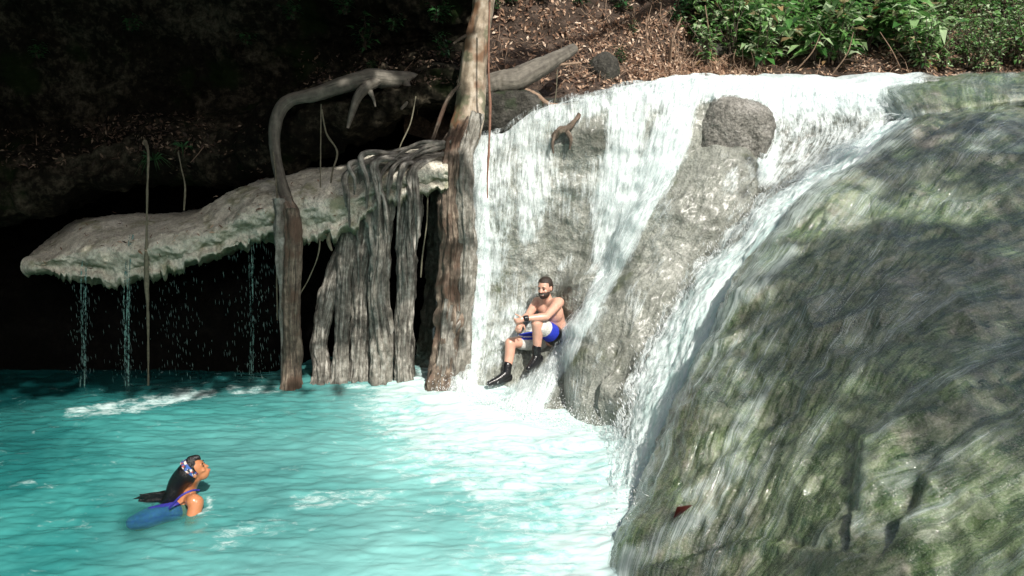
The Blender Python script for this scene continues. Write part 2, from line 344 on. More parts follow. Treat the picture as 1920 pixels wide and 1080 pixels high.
# undercut below the knobbly root snag
GF = GF0 + nF * dF[..., None]
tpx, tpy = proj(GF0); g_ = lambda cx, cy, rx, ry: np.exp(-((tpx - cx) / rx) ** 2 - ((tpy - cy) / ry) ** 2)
tone = np.clip(1.0 * g_(1540, 275, 105, 70) + .9 * g_(1110, 262, 60, 32) + .45 * g_(1120, 450, 50, 70) + .45 * g_(1220, 185, 50, 22) + .35 * g_(1200, 700, 60, 80) + .4 * g_(1090, 520, 40, 26) + .25 * g_(1345, 450, 50, 60) + .25 * fbm(GF0, 1.6, 4, 19) + 1.2 * (1 - sstep(850, 880, tpx)), 0, 1)  # last term blackens the gap rock beside the tree as painted shade
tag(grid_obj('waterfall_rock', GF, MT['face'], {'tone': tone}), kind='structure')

# smooth normals for veils
def smooth_grid(G, n):
    G = G.copy()
    for _ in range(n): G[1:-1, 1:-1] = .5 * G[1:-1, 1:-1] + .125 * (G[:-2, 1:-1] + G[2:, 1:-1] + G[1:-1, :-2] + G[1:-1, 2:])
    return G
def polyd(px, py, pts):   # distance to polyline with widths -> gaussian influence 0..1
    best = np.zeros_like(px)
    for (x0, y0, w0), (x1, y1, w1) in zip(pts[:-1], pts[1:]):
        dx, dy = x1 - x0, y1 - y0; t = np.clip(((px - x0) * dx + (py - y0) * dy) / (dx * dx + dy * dy), 0, 1)
        d = np.hypot(px - x0 - t * dx, py - y0 - t * dy); wd = w0 + (w1 - w0) * t
        best = np.maximum(best, 1 - sstep(.25, 1.5, d / wd))
    return best
def blob(px, py, cx, cy, rx, ry): return np.exp(-((px - cx) / rx) ** 2 - ((py - cy) / ry) ** 2)
px, py = proj(GF)
dn = .42 + .20 * fbm(GF, 2.0, 3, 77)
dn = np.maximum(dn, .95 * polyd(px, py, [(1230, 150, 75), (1330, 160, 110), (1500, 155, 80), (1760, 155, 40)]))
dn = np.maximum(dn, .98 * polyd(px, py, [(1330, 170, 95), (1290, 220, 62), (1250, 290, 56), (1215, 360, 48), (1180, 440, 36), (1150, 520, 34), (1112, 590, 30), (1080, 640, 34), (1040, 700, 40), (985, 765, 60)]))
dn = np.maximum(dn, .80 * polyd(px, py, [(1180, 200, 60), (1165, 300, 55), (1140, 400, 46), (1135, 480, 34)]))
dn = np.maximum(dn, .68 * polyd(px, py, [(925, 265, 50), (1010, 235, 45), (1090, 205, 30), (1180, 180, 30)]))
dn = np.maximum(dn, .60 * polyd(px, py, [(935, 280, 60), (930, 360, 55), (930, 430, 42), (925, 520, 25)]))
dn = np.maximum(dn, .92 * polyd(px, py, [(905, 290, 20), (905, 400, 20), (905, 500, 18), (895, 600, 20), (880, 680, 26), (855, 745, 45)]))
dn = np.maximum(dn, .66 * polyd(px, py, [(1000, 260, 55), (1000, 370, 45), (990, 440, 26)]))
dn = np.maximum(dn, .62 * polyd(px, py, [(1070, 480, 14), (1050, 500, 12)]) )
dn = np.maximum(dn, .60 * polyd(px, py, [(960, 590, 45), (930, 660, 50), (880, 730, 70)]))
dn = np.maximum(dn, .9 * polyd(px, py, [(840, 740, 26), (900, 765, 22), (1000, 785, 26)]))
dn = np.maximum(dn, .5 * polyd(px, py, [(1000, 520, 20), (990, 600, 30)]))
dn = dn - .45 * blob(px, py, 1098, 268, 46, 26) - .20 * blob(px, py, 1075, 450, 60, 60) - .5 * blob(px, py, 940, 712, 34, 20) - .5 * blob(px, py, 1010, 665, 40, 35)
# curtain to the right
cur = sstep(1405, 1425, px) * (1 - sstep(1660, 1700, px)) * (py > 150) * (1 - sstep(330, 420, py))
dn = np.maximum(dn, cur * (.54 + .34 * (1 - sstep(190, 235, py)) + .35 * blob(px, py, 1432, 300, 22, 200)))
dry = sstep(1285, 1330, px + (py - 200) * .25) * (1 - sstep(1400, 1420, px)) * sstep(188, 215, py + (1400 - px) * .25 - 10)
dn = dn * (1 - .9 * dry)
below = sstep(0, 60, (py - 330)) * sstep(0, 30, px - (1250 - (py - 330) * .55))
dn = dn * (1 - .80 * below) * (1 - .5 * sstep(.02, .10, domes) * (1 - np.clip(dn, 0, 1)))
edge = np.exp(-((domes - .03) / .03) ** 2) * (domes > 0); dn = np.maximum(dn, .40 * edge * (px < 1240)); hum = sstep(.05, .2, domes); dn = np.maximum(dn, hum * (.30 + .45 * fbm(np.stack([px / 40, py / 120, 0 * px], -1), 1, 4, 88)))
gv = np.linspace(0, 1, GF.shape[0])[:, None] + 0 * px
dn = dn * sstep(.0, .06, gv)
dn = dn * (1 - sstep(1700, 1760, px) * .8)
GV = smooth_grid(GF, 8) + nF * (.035 + .03 * fbm(GF, 3, 3, 21)[..., None])
# leave out the part of the sheet that belongs to the curtain (split by column)
ucol = int(GF.shape[1] * 8.05 / 11)
v0 = 60
UVF = guv(GF0)
def sub_veil(name, c0, c1, r0, r1, mat, label, off=0.0, dd=0.0, uo=0.0, dmul=1.0, group=None):
    G = (GV + nF * off)[r0:r1, c0:c1]; D = np.clip(dn[r0:r1, c0:c1] * dmul + dd, 0, 1.1)
    # drop faces with no water
    nv, nu = G.shape[:2]; Fc = gfaces(nv, nu); keep = D.reshape(-1)[Fc].max(1) > .03
    uvv = UVF[r0:r1, c0:c1] + uo
    o = mesh_obj(name, G.reshape(-1, 3), Fc[keep], mat, None, uvv.reshape(-1, 2), {'dens': D.reshape(-1)}, centre=True)
    return tag(o, label, 'waterfall', group)
cA = int(330 * 3.45 / 11); 
sub_veil('waterfall', 12, cA, v0, 330, MT['fall'], 'thin white waterfall beside the rooted tree, left of the seated man', dmul=1.0)
sub_veil('waterfall', cA - 1, ucol, 20, 330, MT['fall'], 'broad brilliant white waterfall pouring over the middle crest behind the man', dmul=1.0)
sub_veil('waterfall', ucol - 1, 326, 20, 215, MT['fallfine'], 'lacy curtain of falling water on the right over pitted dark rock')
# second sparse layer for depth: free flying streaks
sub_veil('water_spray', 16, 300, 95, 322, MT['fallfine'], 'fine flying spray streaks leaping off the face of the main waterfall', off=.07, uo=7.3, dd=-.10, dmul=.75)

# ---- chute
CH = [
 [(1790,200,9.0),(1735,212,8.95),(1640,244,9.05),(1500,335,8.85),(1415,400,8.55),(1300,530,8.15),(1222,660,7.7),(1172,800,7.15),(1150,900,6.6),(1140,960,6.3)],
 [(1795,205,8.9),(1745,217,8.85),(1660,255,8.8),(1530,345,8.5),(1440,415,8.2),(1328,550,7.85),(1262,680,7.4),(1205,820,6.9),(1180,915,6.4),(1165,970,6.1)],
 [(1800,210,8.8),(1755,222,8.75),(1680,262,8.55),(1560,355,8.25),(1465,430,7.95),(1360,570,7.55),(1300,700,7.1),(1240,840,6.6),(1205,930,6.2),(1190,985,5.95)],
 [(1810,218,8.7),(1775,232,8.65),(1710,272,8.35),(1600,370,8.05),(1500,450,7.75),(1400,590,7.3),(1340,720,6.85),(1280,860,6.35),(1240,950,6.0),(1210,1010,5.8)],
]
def chute_grid(dY=0):
    rows = [[(CH[c][k][0], CH[c][k][1], CH[c][k][2] + dY) for c in range(4)] for k in range(10)]
    return grid_pts(rows, 90, 330)
G = chute_grid(.22); n = normals(G); 
G = G + np.sign((n[100, 40] @ np.array([0, -1, 0]))) * n * (.07 * fbm(G, 2.2, 4, 5))[..., None]
tag(grid_obj('channel_rock', G, MT['face']), kind='structure')
G = chute_grid(0); n = normals(G); n = n * np.sign((n[100, 40] @ np.array([0, -1, 0])))
UVc = guv(G)
dl = fbm(np.stack([UVc[..., 0] * 4, UVc[..., 1] * 1.3, 0 * UVc[..., 0]], -1), 1.6, 5, 8, .6)
Gc = G + n * (.06 + .09 * dl)[..., None]
uu = np.linspace(0, 1, 90)[None, :] + 0 * Gc[..., 0]; vv = np.linspace(0, 1, 330)[:, None] + 0 * Gc[..., 0]
pxc, pyc = proj(Gc)
dd = .93 * sstep(.0, .16, uu + .10 * dl) * (1 - .35 * sstep(.35, .75, vv) * (1 - sstep(.2, .5, uu))) * sstep(0, .05, vv)
o = mesh_obj('waterfall', Gc.reshape(-1, 3), gfaces(330, 90), MT['chute'], None, UVc.reshape(-1, 2), {'dens': dd.reshape(-1)}, centre=True)
tag(o, 'long diagonal chute of pale green white water rushing between boulder and wet slab', 'waterfall')
dd2 = .50 * (1 - .5 * sstep(.3, .9, uu)) * sstep(.05, .2, vv) * np.where(uu < .05, 0, 1)
G2 = Gc + n * (.05 + .08 * fbm(G, 5, 3, 31))[..., None] + np.array([-.05, -.02, 0])
o = mesh_obj('water_spray', G2.reshape(-1, 3), gfaces(330, 90), MT['fallfine'], None, UVc.reshape(-1, 2) + 3.3, {'dens': dd2.reshape(-1)}, centre=True)
tag(o, 'white spray thrown up along the diagonal chute', 'spray')

# ---- right slab
SL = [
 [('w',2.0,10.2,2.3),(1850,196,9.2),(1920,186,9.1),(2060,178,9.0),(2400,170,9.0)],
 [('w',3.9,9.6,2.2),(1700,236,8.55),(1810,222,8.5),(1920,212,8.35),(2300,200,8.2)],
 [('w',2.9,8.7,1.5),(1560,332,7.95),(1700,330,7.65),(1920,330,7.2),(2300,330,6.8)],
 [('w',2.2,8.2,.9),(1450,445,7.45),(1640,460,6.85),(1920,480,6.2),(2300,500,5.7)],
 [('w',1.75,7.7,.3),(1362,580,7.0),(1560,610,6.2),(1800,640,5.4),(2300,680,4.7)],
 [('w',1.45,7.2,-.1),(1312,690,6.6),(1500,760,5.65),(1750,820,4.6),(2300,860,3.9)],
 [('w',1.1,6.6,-.4),(1252,840,6.0),(1430,920,5.1),(1700,1000,4.05),(2300,1080,3.1)],
 [('w',.60,5.4,-.6),(1160,1080,5.02),(1330,1160,4.45),(1600,1280,3.4),(2300,1400,2.3)],
 [('w',.3,4.6,-.9),('w',.35,3.7,-.6),('w',.7,2.7,-.2),('w',1.0,1.8,.5),('w',2.0,.6,1.1)],
]
G = grid_pts(SL, 420, 420); n = normals(G); 
if n[200, 250] @ np.array([0, -.5, 1]) < 0: n = -n
px, py = proj(G)
def lip(px, py, pts, wid, amp):   # one-sided step along a polyline: raised above-left, falls away below-right
    best = np.full(px.shape, 1e9); sd = np.zeros_like(px)
    for (x0, y0), (x1, y1) in zip(pts[:-1], pts[1:]):
        dx, dy = x1 - x0, y1 - y0; L = math.hypot(dx, dy); t = np.clip(((px - x0) * dx + (py - y0) * dy) / (L * L), 0, 1)
        d = np.hypot(px - x0 - t * dx, py - y0 - t * dy); s = ((px - x0) * dy - (py - y0) * dx) / L
        m_ = d < best; best = np.where(m_, d, best); sd = np.where(m_, s, sd)
    k = np.exp(-(best / wid) ** 2); return amp * k * np.where(sd > 0, 1, -1) * (1 - np.exp(-(best / (wid * .12)) ** 2)), k
d = .10 * fbm(G, 1.1, 4, 41) + .045 * ridged(G, 2.2, 3, 42) + .018 * fbm(G, 9, 3, 43)
UVs = guv(G); UVs[..., 0] += .85 * UVs[..., 1] * sstep(1.2, 3.0, UVs[..., 0])
d = d + .010 * fbm(np.stack([UVs[..., 0] * 3.5, UVs[..., 1] * .9, 0 * px], -1), 1.5, 4, 44)
for pts, wd, am in [([(2000, 600), (1850, 680), (1700, 755), (1620, 830), (1600, 950)], 80, .04), ([(2000, 740), (1840, 800), (1760, 850), (1700, 960)], 70, .04),
                    ([(1640, 430), (1650, 520), (1640, 640), (1600, 700)], 60, .01), ([(1400, 545), (1480, 500), (1640, 420), (1760, 380)], 50, -.03),
                    ([(1290, 760), (1400, 640), (1520, 570)], 50, -.025), ([(1220, 960), (1330, 880), (1480, 800)], 50, -.025), ([(1700, 330), (1800, 300), (1920, 300)], 30, .03), ([(1240, 1060), (1420, 1010), (1600, 1040)], 30, -.03)]:
    q, k = lip(px, py, pts, wd, am); d = d + q
GS = G + n * d[..., None]
tag(grid_obj('rock_slope', GS, MT['slab'], uv=UVs), kind='structure')
# thin film of water on the slab
px, py = proj(GS)
D = .24 + .42 * fbm(np.stack([UVs[..., 0] * 2.2, UVs[..., 1] * .8, 0 * px], -1), 1.3, 4, 46)
for p_, a in [([(1690, 250, 34), (1560, 330, 30), (1470, 420, 26), (1380, 560, 20), (1300, 690, 16)], .62), ([(1700, 330, 40), (1560, 430, 40)], .4), ([(1480, 470, 26), (1400, 560, 16)], .62), ([(1560, 560, 30), (1420, 620, 22), (1330, 700, 18)], .45),
              ([(1330, 960, 26), (1240, 1010, 24), (1170, 1075, 26)], .62), ([(1400, 880, 22), (1290, 930, 16)], .55), ([(1180, 1040, 22), (1165, 1100, 30)], .8), ([(1780, 360, 46), (1800, 400, 30)], .40), ([(1640, 470, 30), (1650, 530, 24), (1640, 640, 24)], .35),
              ([(1900, 640, 20), (1720, 740, 16), (1620, 840, 18), (1610, 1000, 18)], .42), ([(1760, 850, 26), (1700, 960, 20)], .3), ([(1920, 280, 20), (1750, 300, 30)], .38)]:
    D = np.maximum(D, a * polyd(px, py, p_))
Gf = smooth_grid(GS, 3) + n * .014
Gf[:, :] += 0
D[:8] = 0
o = mesh_obj('water_film', Gf.reshape(-1, 3), gfaces(420, 420)[(D.reshape(-1)[gfaces(420, 420)].max(1) > .05)], MT['film'], None, UVs.reshape(-1, 2), {'dens': D.reshape(-1)}, centre=True)
tag(o, kind='structure')

# ---- hump at far right of the crest
HU = [
 [('w',3.4,12.5,3.3),('w',4.6,12.5,3.35),('w',5.8,12.5,3.4),('w',7.2,12.5,3.4),('w',9,12.5,3.4)],
 [(1590,166,10.3),(1690,158,9.8),(1800,143,9.8),(1930,140,9.8),(2200,138,9.6)],
 [(1580,180,10.1),(1685,172,9.3),(1800,156,9.2),(1930,152,9.1),(2200,150,8.9)],
 [(1600,200,9.9),(1700,195,8.95),(1805,185,8.8),(1930,178,8.7),(2200,170,8.5)],
 [(1650,225,9.7),(1720,222,8.8),(1812,214,8.75),(1930,198,8.75),(2200,190,8.6)],
 [(1660,250,9.9),(1740,240,9.4),(1830,230,9.4),(1930,215,9.4),(2200,205,9.2)],
]
G = grid_pts(HU, 240, 130); n = normals(G); 
if n[70, 120] @ np.array([0, -1, .5]) < 0: n = -n
UVh = guv(G); G = G + n * (.05 * fbm(G, 2, 4, 51) + .02 * fbm(np.stack([UVh[..., 0] * 5, UVh[..., 1], 0 * UVh[..., 0]], -1), 2, 4, 52))[..., None]
tag(grid_obj('crest_rock', G, MT['slab'], uv=UVh), kind='structure')
pxh, pyh = proj(G); Dh = .26 + .4 * (1 - sstep(1620, 1760, pxh)) + .5 * polyd(pxh, pyh, [(1650, 222, 14), (1780, 218, 9), (1930, 198, 10)])
mesh_obj('water_film', (G + n * .014).reshape(-1, 3), gfaces(130, 240), MT['film'], None, UVh.reshape(-1, 2), {'dens': Dh.reshape(-1)}, centre=True)['kind'] = 'structure'

# ---- left cliff with litter shelf and cave
XS = [-900, -450, -150, 0, 130, 260, 380, 500, 620, 740, 820, 888]
YS = [360, 350, 315, 290, 262, 228, 215, 195, 150, 118, 104, 120]
CL = [[], [], [], [], [], [], [], [], [], [], []]
for x, y in zip(XS, YS):
    CL[0].append((x, -1500, 6.6)); CL[1].append((x, -620, 7.7)); CL[2].append((x, -200, 10.1)); CL[3].append((x, y * .45 - 20, 10.9))
    CL[4].append((x, y - 18, 11.0)); CL[5].append((x, y + 22, 10.0)); CL[6].append((x, y + 62, 9.55)); CL[7].append((x, y + 112, 9.75)); CL[8].append((x, y + 132, 11.3)); 
    xw = at(x, 726, 9.1)[0] * (1.03 if x < 560 else 1.08); yw = 9.35 if x < 560 else 9.85; CL[9].append(('w', xw, yw + .25, .75)); CL[10].append(('w', xw, yw - .2, -.9))
GL = grid_pts(CL, 300, 330); n = normals(GL)
if n[100, 150] @ np.array([0, -1, 0]) < 0: n = -n
GL0 = GL; GL = GL + (1 - .8 * sstep(.84, .97, np.linspace(0, 1, 330)))[:, None, None] * n * (.28 * fbm(GL, .9, 4, 61) + .14 * ridged(GL, 2.3, 3, 62) + .05 * fbm(GL, 7, 3, 63))[..., None]
tag(grid_obj('cliff', GL, MT['cliff'], {'cave': .95 * sstep(.68, .76, np.linspace(0, 1, 330))[:, None] + 0 * GL[..., 0]}), kind='structure')  # mask for the shade painted on the recess wall
# far left and rear closing rock so the cave stays dark
G = grid_pts([[('w', -9, 2, -1), ('w', -9.5, 6, -1), ('w', -8.6, 10, -1), ('w', -6, 13.4, -1), ('w', 0, 13.6, -1), ('w', 3, 13.4, -1)],
              [('w', -8, 2, 3), ('w', -8.2, 6, 3), ('w', -7.8, 10, 3), ('w', -6, 13.2, 2.9), ('w', 0, 13.4, 2.9), ('w', 3, 13.0, 2.9)],
              [('w', -8.5, 2, 8), ('w', -8.5, 6, 8), ('w', -8.2, 10, 8), ('w', -6, 13.4, 2.95), ('w', 0, 13.6, 2.95), ('w', 3, 13.4, 2.95)]], 90, 50)
tag(grid_obj('cliff_side', disp(G, ('f', .8, .3, 71)), MT['cliff']), kind='structure')

# ---- hillside behind the crest
XH = [760, 860, 960, 1060, 1180, 1300, 1420, 1560, 1720, 1880, 2100, 2500]
YB = [190, 215, 232, 200, 182, 166, 158, 158, 156, 154, 154, 154]
DB = [10.6, 10.5, 10.3, 10.5, 11.0, 11.4, 11.9, 12.3, 12.4, 12.4, 12.4, 12.4]
HS = [[], [], [], [], [], [], []]
for x, y, Y in zip(XH, YB, DB):
    HS[0].append((x, -330, Y + 5)); HS[1].append((x, -200, Y + 3.6)); HS[2].append((x, -60, Y + 2.2)); HS[3].append((x, y * .45, Y + 1.3)); HS[4].append((x, y * .78, Y + .55)); HS[5].append((x, y + 2, Y - .05)); HS[6].append((x, y + 60, Y - .1))
GH = grid_pts(HS, 330, 240); n = normals(GH)
if n[100, 150] @ np.array([0, -1, .5]) < 0: n = -n
NH = n
GH = GH + n * (.22 * fbm(GH, .8, 4, 81) + .08 * ridged(GH, 2.5, 3, 82) + .04 * fbm(GH, 8, 3, 83))[..., None]
tag(grid_obj('hillside', GH, MT['soil']), kind='structure')

# ---- pool bed + water
bed = np.array([[[x, y, -1.3 - .1 * math.sin(x) * math.cos(y)] for x in np.linspace(-14, 6, 30)] for y in np.linspace(-4, 15, 30)])
tag(grid_obj('pool_bed', bed, MT['bed']), kind='structure')
xs = np.linspace(-12, 4.6, 620); ys = np.concatenate([np.linspace(-3, 4, 30)[:-1], np.linspace(4, 10.5, 470), np.linspace(10.5, 13.6, 30)[1:]])
X, Yy = np.meshgrid(xs, ys); W = np.stack([X, Yy, 0 * X], -1); px, py = proj(W)
P3 = np.stack([X * .85, Yy * 2.3, 0 * X], -1)
base_pts = [(790, 728, 40), (850, 745, 55), (905, 760, 65), (980, 785, 70), (1060, 800, 55), (1150, 815, 40), (1190, 860, 75), (1200, 930, 85), (1180, 1010, 75), (1120, 1090, 80)]
core = polyd(px, py, base_pts)
near = polyd(px, py, [(a, b + 20, c * 3.6) for a, b, c in base_pts])
turb = .03 + .06 * near
Z = .022 * fbm(np.stack([X + .3 * Yy, Yy * 1.5, 0 * X], -1), 1.1, 5, 91, .55) + .02 * fbm(P3, 5, 3, 92) + core * (.02 + .07 * np.maximum(0, fbm(P3, 2.6, 4, 93) + .25))
W[..., 2] = Z
foam = .22 + .05 * near
foam = np.maximum(foam, .95 * core); foam = np.maximum(foam, .26 + .46 * near * near)
foam = np.maximum(foam, .80 * polyd(px, py, [(830, 790, 60), (920, 815, 75), (1060, 830, 60)]))
foam = np.maximum(foam, .52 * polyd(px, py, [(900, 870, 60), (1060, 900, 60), (1130, 1000, 60), (1050, 1060, 50)]))
foam = np.maximum(foam, .62 * polyd(px, py, [(130, 775, 14), (230, 765, 20), (340, 740, 18), (400, 735, 12)]))
foam = np.maximum(foam, .56 * polyd(px, py, [(430, 728, 12), (520, 730, 12)])); foam = np.maximum(foam, .62 * polyd(px, py, [(650, 726, 6), (720, 728, 12), (800, 735, 20)]))
foam = np.maximum(foam, .46 * polyd(px, py, [(420, 1010, 30), (520, 985, 30)])); foam = np.maximum(foam, .52 * polyd(px, py, [(560, 940, 26), (720, 930, 26)]))
foam = np.maximum(foam, .62 * polyd(px, py, [(392, 935, 9), (395, 952, 9), (372, 962, 6)]))
shal = np.clip(.05 + .22 * sstep(100, 600, px) + .85 * polyd(px, py, [(880, 800, 190), (1060, 900, 240), (980, 1040, 280)]) + .28 * (polyd(px, py, [(700, 760, 120), (700, 1000, 260), (400, 1080, 200)])), 0, .95)
shal = shal * np.clip(.75 + .5 * fbm(P3, .6, 3, 95), 0, 1.3)
shal = np.where(py > 0, shal, 0)
clear = np.maximum(polyd(px, py, [(340, 955, 26), (300, 966, 32), (250, 982, 30)]), .7 * polyd(px, py, [(365, 950, 18), (352, 975, 16)]))
tag(grid_obj('pool_water', W, MT['pool'], {'foam': foam, 'shallow': np.clip(shal, 0, 1), 'clear': clear, 'cliff_shade': np.clip(.95 * sstep(800, 715, py + .06 * px + 14 * fbm(P3, 1.2, 3, 97)) * (1 - sstep(420, 640, px)) + .5 * (1 - sstep(0, 230, px)) * (1 - sstep(760, 1000, py)), 0, .95)}), kind='structure')  # last mask darkens the far-left water as painted cliff shade

# ---------------------------------------------------------------- boulders, ledge
def boulder(name, c, rad, rotz, mat, label, seed=0, amp=.12, tilt=(0, 0), flat=0, sub=6, group=None, cat='boulder', sc=1.6, box=0.0):
    bm = bmesh.new(); bmesh.ops.create_icosphere(bm, subdivisions=sub, radius=1); V = np.array([v.co[:] for v in bm.verts]); Fc = [[v.index for v in f.verts] for f in bm.faces]; bm.free()
    if box: V = V / (np.sum(np.abs(V) ** (2 + box), axis=1, keepdims=True) ** (1 / (2 + box)))
    V = V * (1 + amp * fbm(V + seed * 3.7, sc, 4, seed)[:, None] + amp * .35 * ridged(V + seed, sc * 2.2, 3, seed + 5)[:, None])
    V = V * np.array(rad); E = np.array(Matrix.Rotation(rotz, 3, 'Z') @ Matrix.Rotation(tilt[0], 3, 'X') @ Matrix.Rotation(tilt[1], 3, 'Y'))
    V = V @ E.T + np.array(c); d_ = .02 * fbm(V, 6, 3, seed + 9); V = V * 1.0; V[:, 2] += d_; V[:, 1] += d_
    # pitted bumps
    o = mesh_obj(name, V, Fc, mat, None, V[:, [0, 2]], centre=True); return tag(o, label, cat, group)
boulder('boulder', at(1368, 264, 9.58), (.44, .42, .50), 0, MT['pitted'], 'rough dry grey boulder under the crest, left of the lacy curtain', 3, .08, (0, .25), box=1.4)
boulder('boulder', at(1075, 548, 9.5), (.36, .3, .30), 0, MT['face'], 'pale wet round rock behind the seated man', 14, .12)
boulder('boulder', at(1005, 725, 9.06), (.66, .36, .20), 0, MT['face'], 'sloping wet stone the seated man rests his boots on', 17, .07, (.25, -.62))
boulder('boulder', at(950, 208, 10.2), (.42, .4, .25), 0, MT['block'], 'blocky dark rock under the grey log, right of the trunk', 21, .12, box=3, sub=5)
boulder('boulder', at(1040, 218, 10.5), (.45, .4, .22), .3, MT['block'], 'low brown rock wedged at the left end of the crest', 24, .15, box=2, sub=5)
boulder('boulder', at(1132, 132, 11.4), (.22, .2, .24), .3, MT['block'], 'small mossy oval stone on the litter slope', 25, .12, (0, .5), sub=5)
boulder('boulder', at(1330, 98, 12.6), (.30, .2, .14), .3, MT['block'], 'small flat dark stone lying above the sunlit litter', 27, .12, sub=5)
boulder('boulder', at(1825, 5, 14.2), (.14, .12, .1), .3, MT['boulder'], 'small pale stone on the bank among the far right bushes', 28, .12, sub=4)

LT = [(52, 494), (75, 474), (150, 424), (250, 412), (330, 408), (410, 380), (480, 346), (560, 328), (650, 318), (710, 296), (780, 286), (840, 284)]
LB = [(52, 498), (75, 504), (140, 526), (240, 528), (300, 500), (370, 480), (440, 450), (510, 448), (560, 432), (640, 385), (720, 362), (840, 352)]
rows = [[], [], [], [], [], [], []]
for k, ((x, t), (_, b)) in enumerate(zip(LT, LB)):
    yo = 8.85 + (.25 if k == 0 else 0)
    rows[0].append((x, t - 8, 11.6)); rows[1].append((x, t - 3, 9.75)); rows[2].append((x, t + 6, 9.3)); rows[3].append((x, t * .6 + b * .4, yo)); rows[4].append((x, t * .25 + b * .75, yo - .02)); rows[5].append((x, b, yo + .25)); rows[6].append((x, b - 12, 11.8))
G = grid_pts(rows, 420, 150); n = normals(G)
if n[75, 200] @ np.array([0, -1, 0]) < 0: n = -n
px, py = proj(G); fr = np.linspace(0, 1, 150)[:, None]
nd = np.clip(fbm(np.stack([px / 17, 0 * px, 0 * px], -1), 1, 4, 5, .7) + .1, 0, 1) * .16 * np.exp(-((fr - .8) / .12) ** 2)
GLe = G + n * (.08 * fbm(G, 1.8, 3, 101) + .06 * fr * fbm(G, 7, 3, 102) + .030 * ridged(G, 4, 2, 104) * fr + .014 * fbm(G, 18, 3, 103))[..., None]; GLe[..., 2] -= nd
ledge = empty('rock_ledge', GLe[75, 200]); tag(ledge, 'pale mossy travertine ledge jutting over the dark cave, dripping water', 'rock ledge')
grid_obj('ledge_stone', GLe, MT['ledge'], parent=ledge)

# ---------------------------------------------------------------- roots, trunk, vines
def tube(path, nseg=20, nring=60, flute=0, famp=.2, twist=2.0, seed=0, bump=.1, strands=None, flat=1.0):
    P = np.array([list(at(p[0], p[1], p[2])) + [p[3] / F * p[2] * 1.04] for p in path]); C = cr(P, np.linspace(0, 1, nring)); c = C[:, :3]; r = np.abs(C[:, 3]) + .001
    T = np.gradient(c, axis=0); T /= np.linalg.norm(T, axis=1, keepdims=True); ref = np.array([.3, -1, .2]); A = np.cross(T, ref); A /= np.linalg.norm(A, axis=1, keepdims=True); B = np.cross(T, A)
    th = np.linspace(0, 2 * np.pi, nseg, endpoint=False)
    dirs = np.cos(th)[None, :, None] * A[:, None] + np.sin(th)[None, :, None] * B[:, None] * flat
    s = np.concatenate([[0], np.cumsum(np.linalg.norm(np.diff(c, axis=0), axis=1))])
    mod = np.ones((nring, nseg))
    if flute:
        ph = fbm(np.stack([s * 1.2, 0 * s, 0 * s], -1), 1, 3, seed) * 2
        q = np.abs(np.sin((flute * th[None, :] + (ph * twist)[:, None] + 1.3 * np.sin(2 * th + s[:, None] * 1.7)) / 2)); mod = mod + famp * (q - .6)
        q2 = np.abs(np.sin((flute * 2.7 * th[None, :] - (s * 3)[:, None] + seed) / 2)); mod = mod + famp * .35 * (q2 - .6)
    V = c[:, None] + dirs * (r[:, None] * mod)[..., None]
    nz = fbm(V, 5, 4, seed + 3); V = V + dirs * (r[:, None] * bump * 2 * nz)[..., None] + dirs * (r[:, None] * bump * 1.0 * fbm(V * np.array([1, 1, .25]), 30, 2, seed + 4))[..., None]
    uv = np.stack([np.broadcast_to(th / (2 * np.pi), (nring, nseg)) * 2 * np.pi * r.mean(), np.broadcast_to(s[:, None], (nring, nseg))], -1)
    Fc = gfaces(nring, nseg, True); V = V.reshape(-1, 3); Fl = Fc.tolist(); Fl.append(list(range(nseg))[::-1]); Fl.append([(nring - 1) * nseg + j for j in range(nseg)])
    return V, Fl, uv.reshape(-1, 2)
def join(parts):
    Vs, Fs, U, o = [], [], [], 0
    for V, Fc, uv in parts: Vs.append(V); Fs += [[i + o for i in f] for f in Fc]; U.append(uv); o += len(V)
    return np.concatenate(Vs), Fs, np.concatenate(U)
def tobj(name, parts, mat, parent=None):
    V, Fc, uv = join(parts); return mesh_obj(name, V, Fc, mat, parent, uv, centre=parent is None)
def strandset(path, n, spread, rr, seed, nring=70):   # thin roots running over a thick one
    rd = random.Random(seed); out = []
    for k in range(n):
        a0 = rd.uniform(-1, 1); fr = rd.uniform(1.5, 3.5); ph = rd.uniform(0, 6); pts = []
        for i, p in enumerate(path):
            t = i / (len(path) - 1); w_ = p[3] * spread; off = w_ * max(-1, min(1, a0 * .8 + .45 * math.sin(fr * t * 3 + ph)))
            pts.append((p[0] + off, p[1], p[2] - .9 * math.sqrt(max(.05, w_ * w_ - off * off)) / F * p[2], rr * rd.uniform(.6, 1.4)))
        out.append(tube(pts, 9, nring, seed=seed + k, bump=.2))
    return out
def column(path, label, mat, seed, flute=7, strands=5, pale=None, grp='root columns standing in front of the cave', famp=.42, rr=3.2):
    root = empty('root_column', at(path[-1][0], path[-1][1], path[-1][2])); tag(root, label, 'root', grp)
    rd0 = random.Random(seed); path = [(a + (rd0.uniform(-3, 3) if 0 < i < len(path) - 1 else 0), b, c, d * rd0.uniform(.9, 1.1)) for i, (a, b, c, d) in enumerate(path)]
    tobj('root_core', [tube(path, 64, 200, flute, famp, 5, seed, .15)], MT[mat], root)
    if strands: tobj('root_strand', strandset(path, strands + 4, 1.02, rr * .8, seed), MT[pale or mat], root)
    return root
column([(652, 440, 9.35, 9), (632, 490, 9.2, 12), (614, 560, 9.1, 15), (604, 640, 9.02, 16), (601, 700, 8.95, 17), (599, 742, 8.9, 20)], 'leftmost leaning column of roots, slanting out towards the pool', 'root', 3, 5, 4)
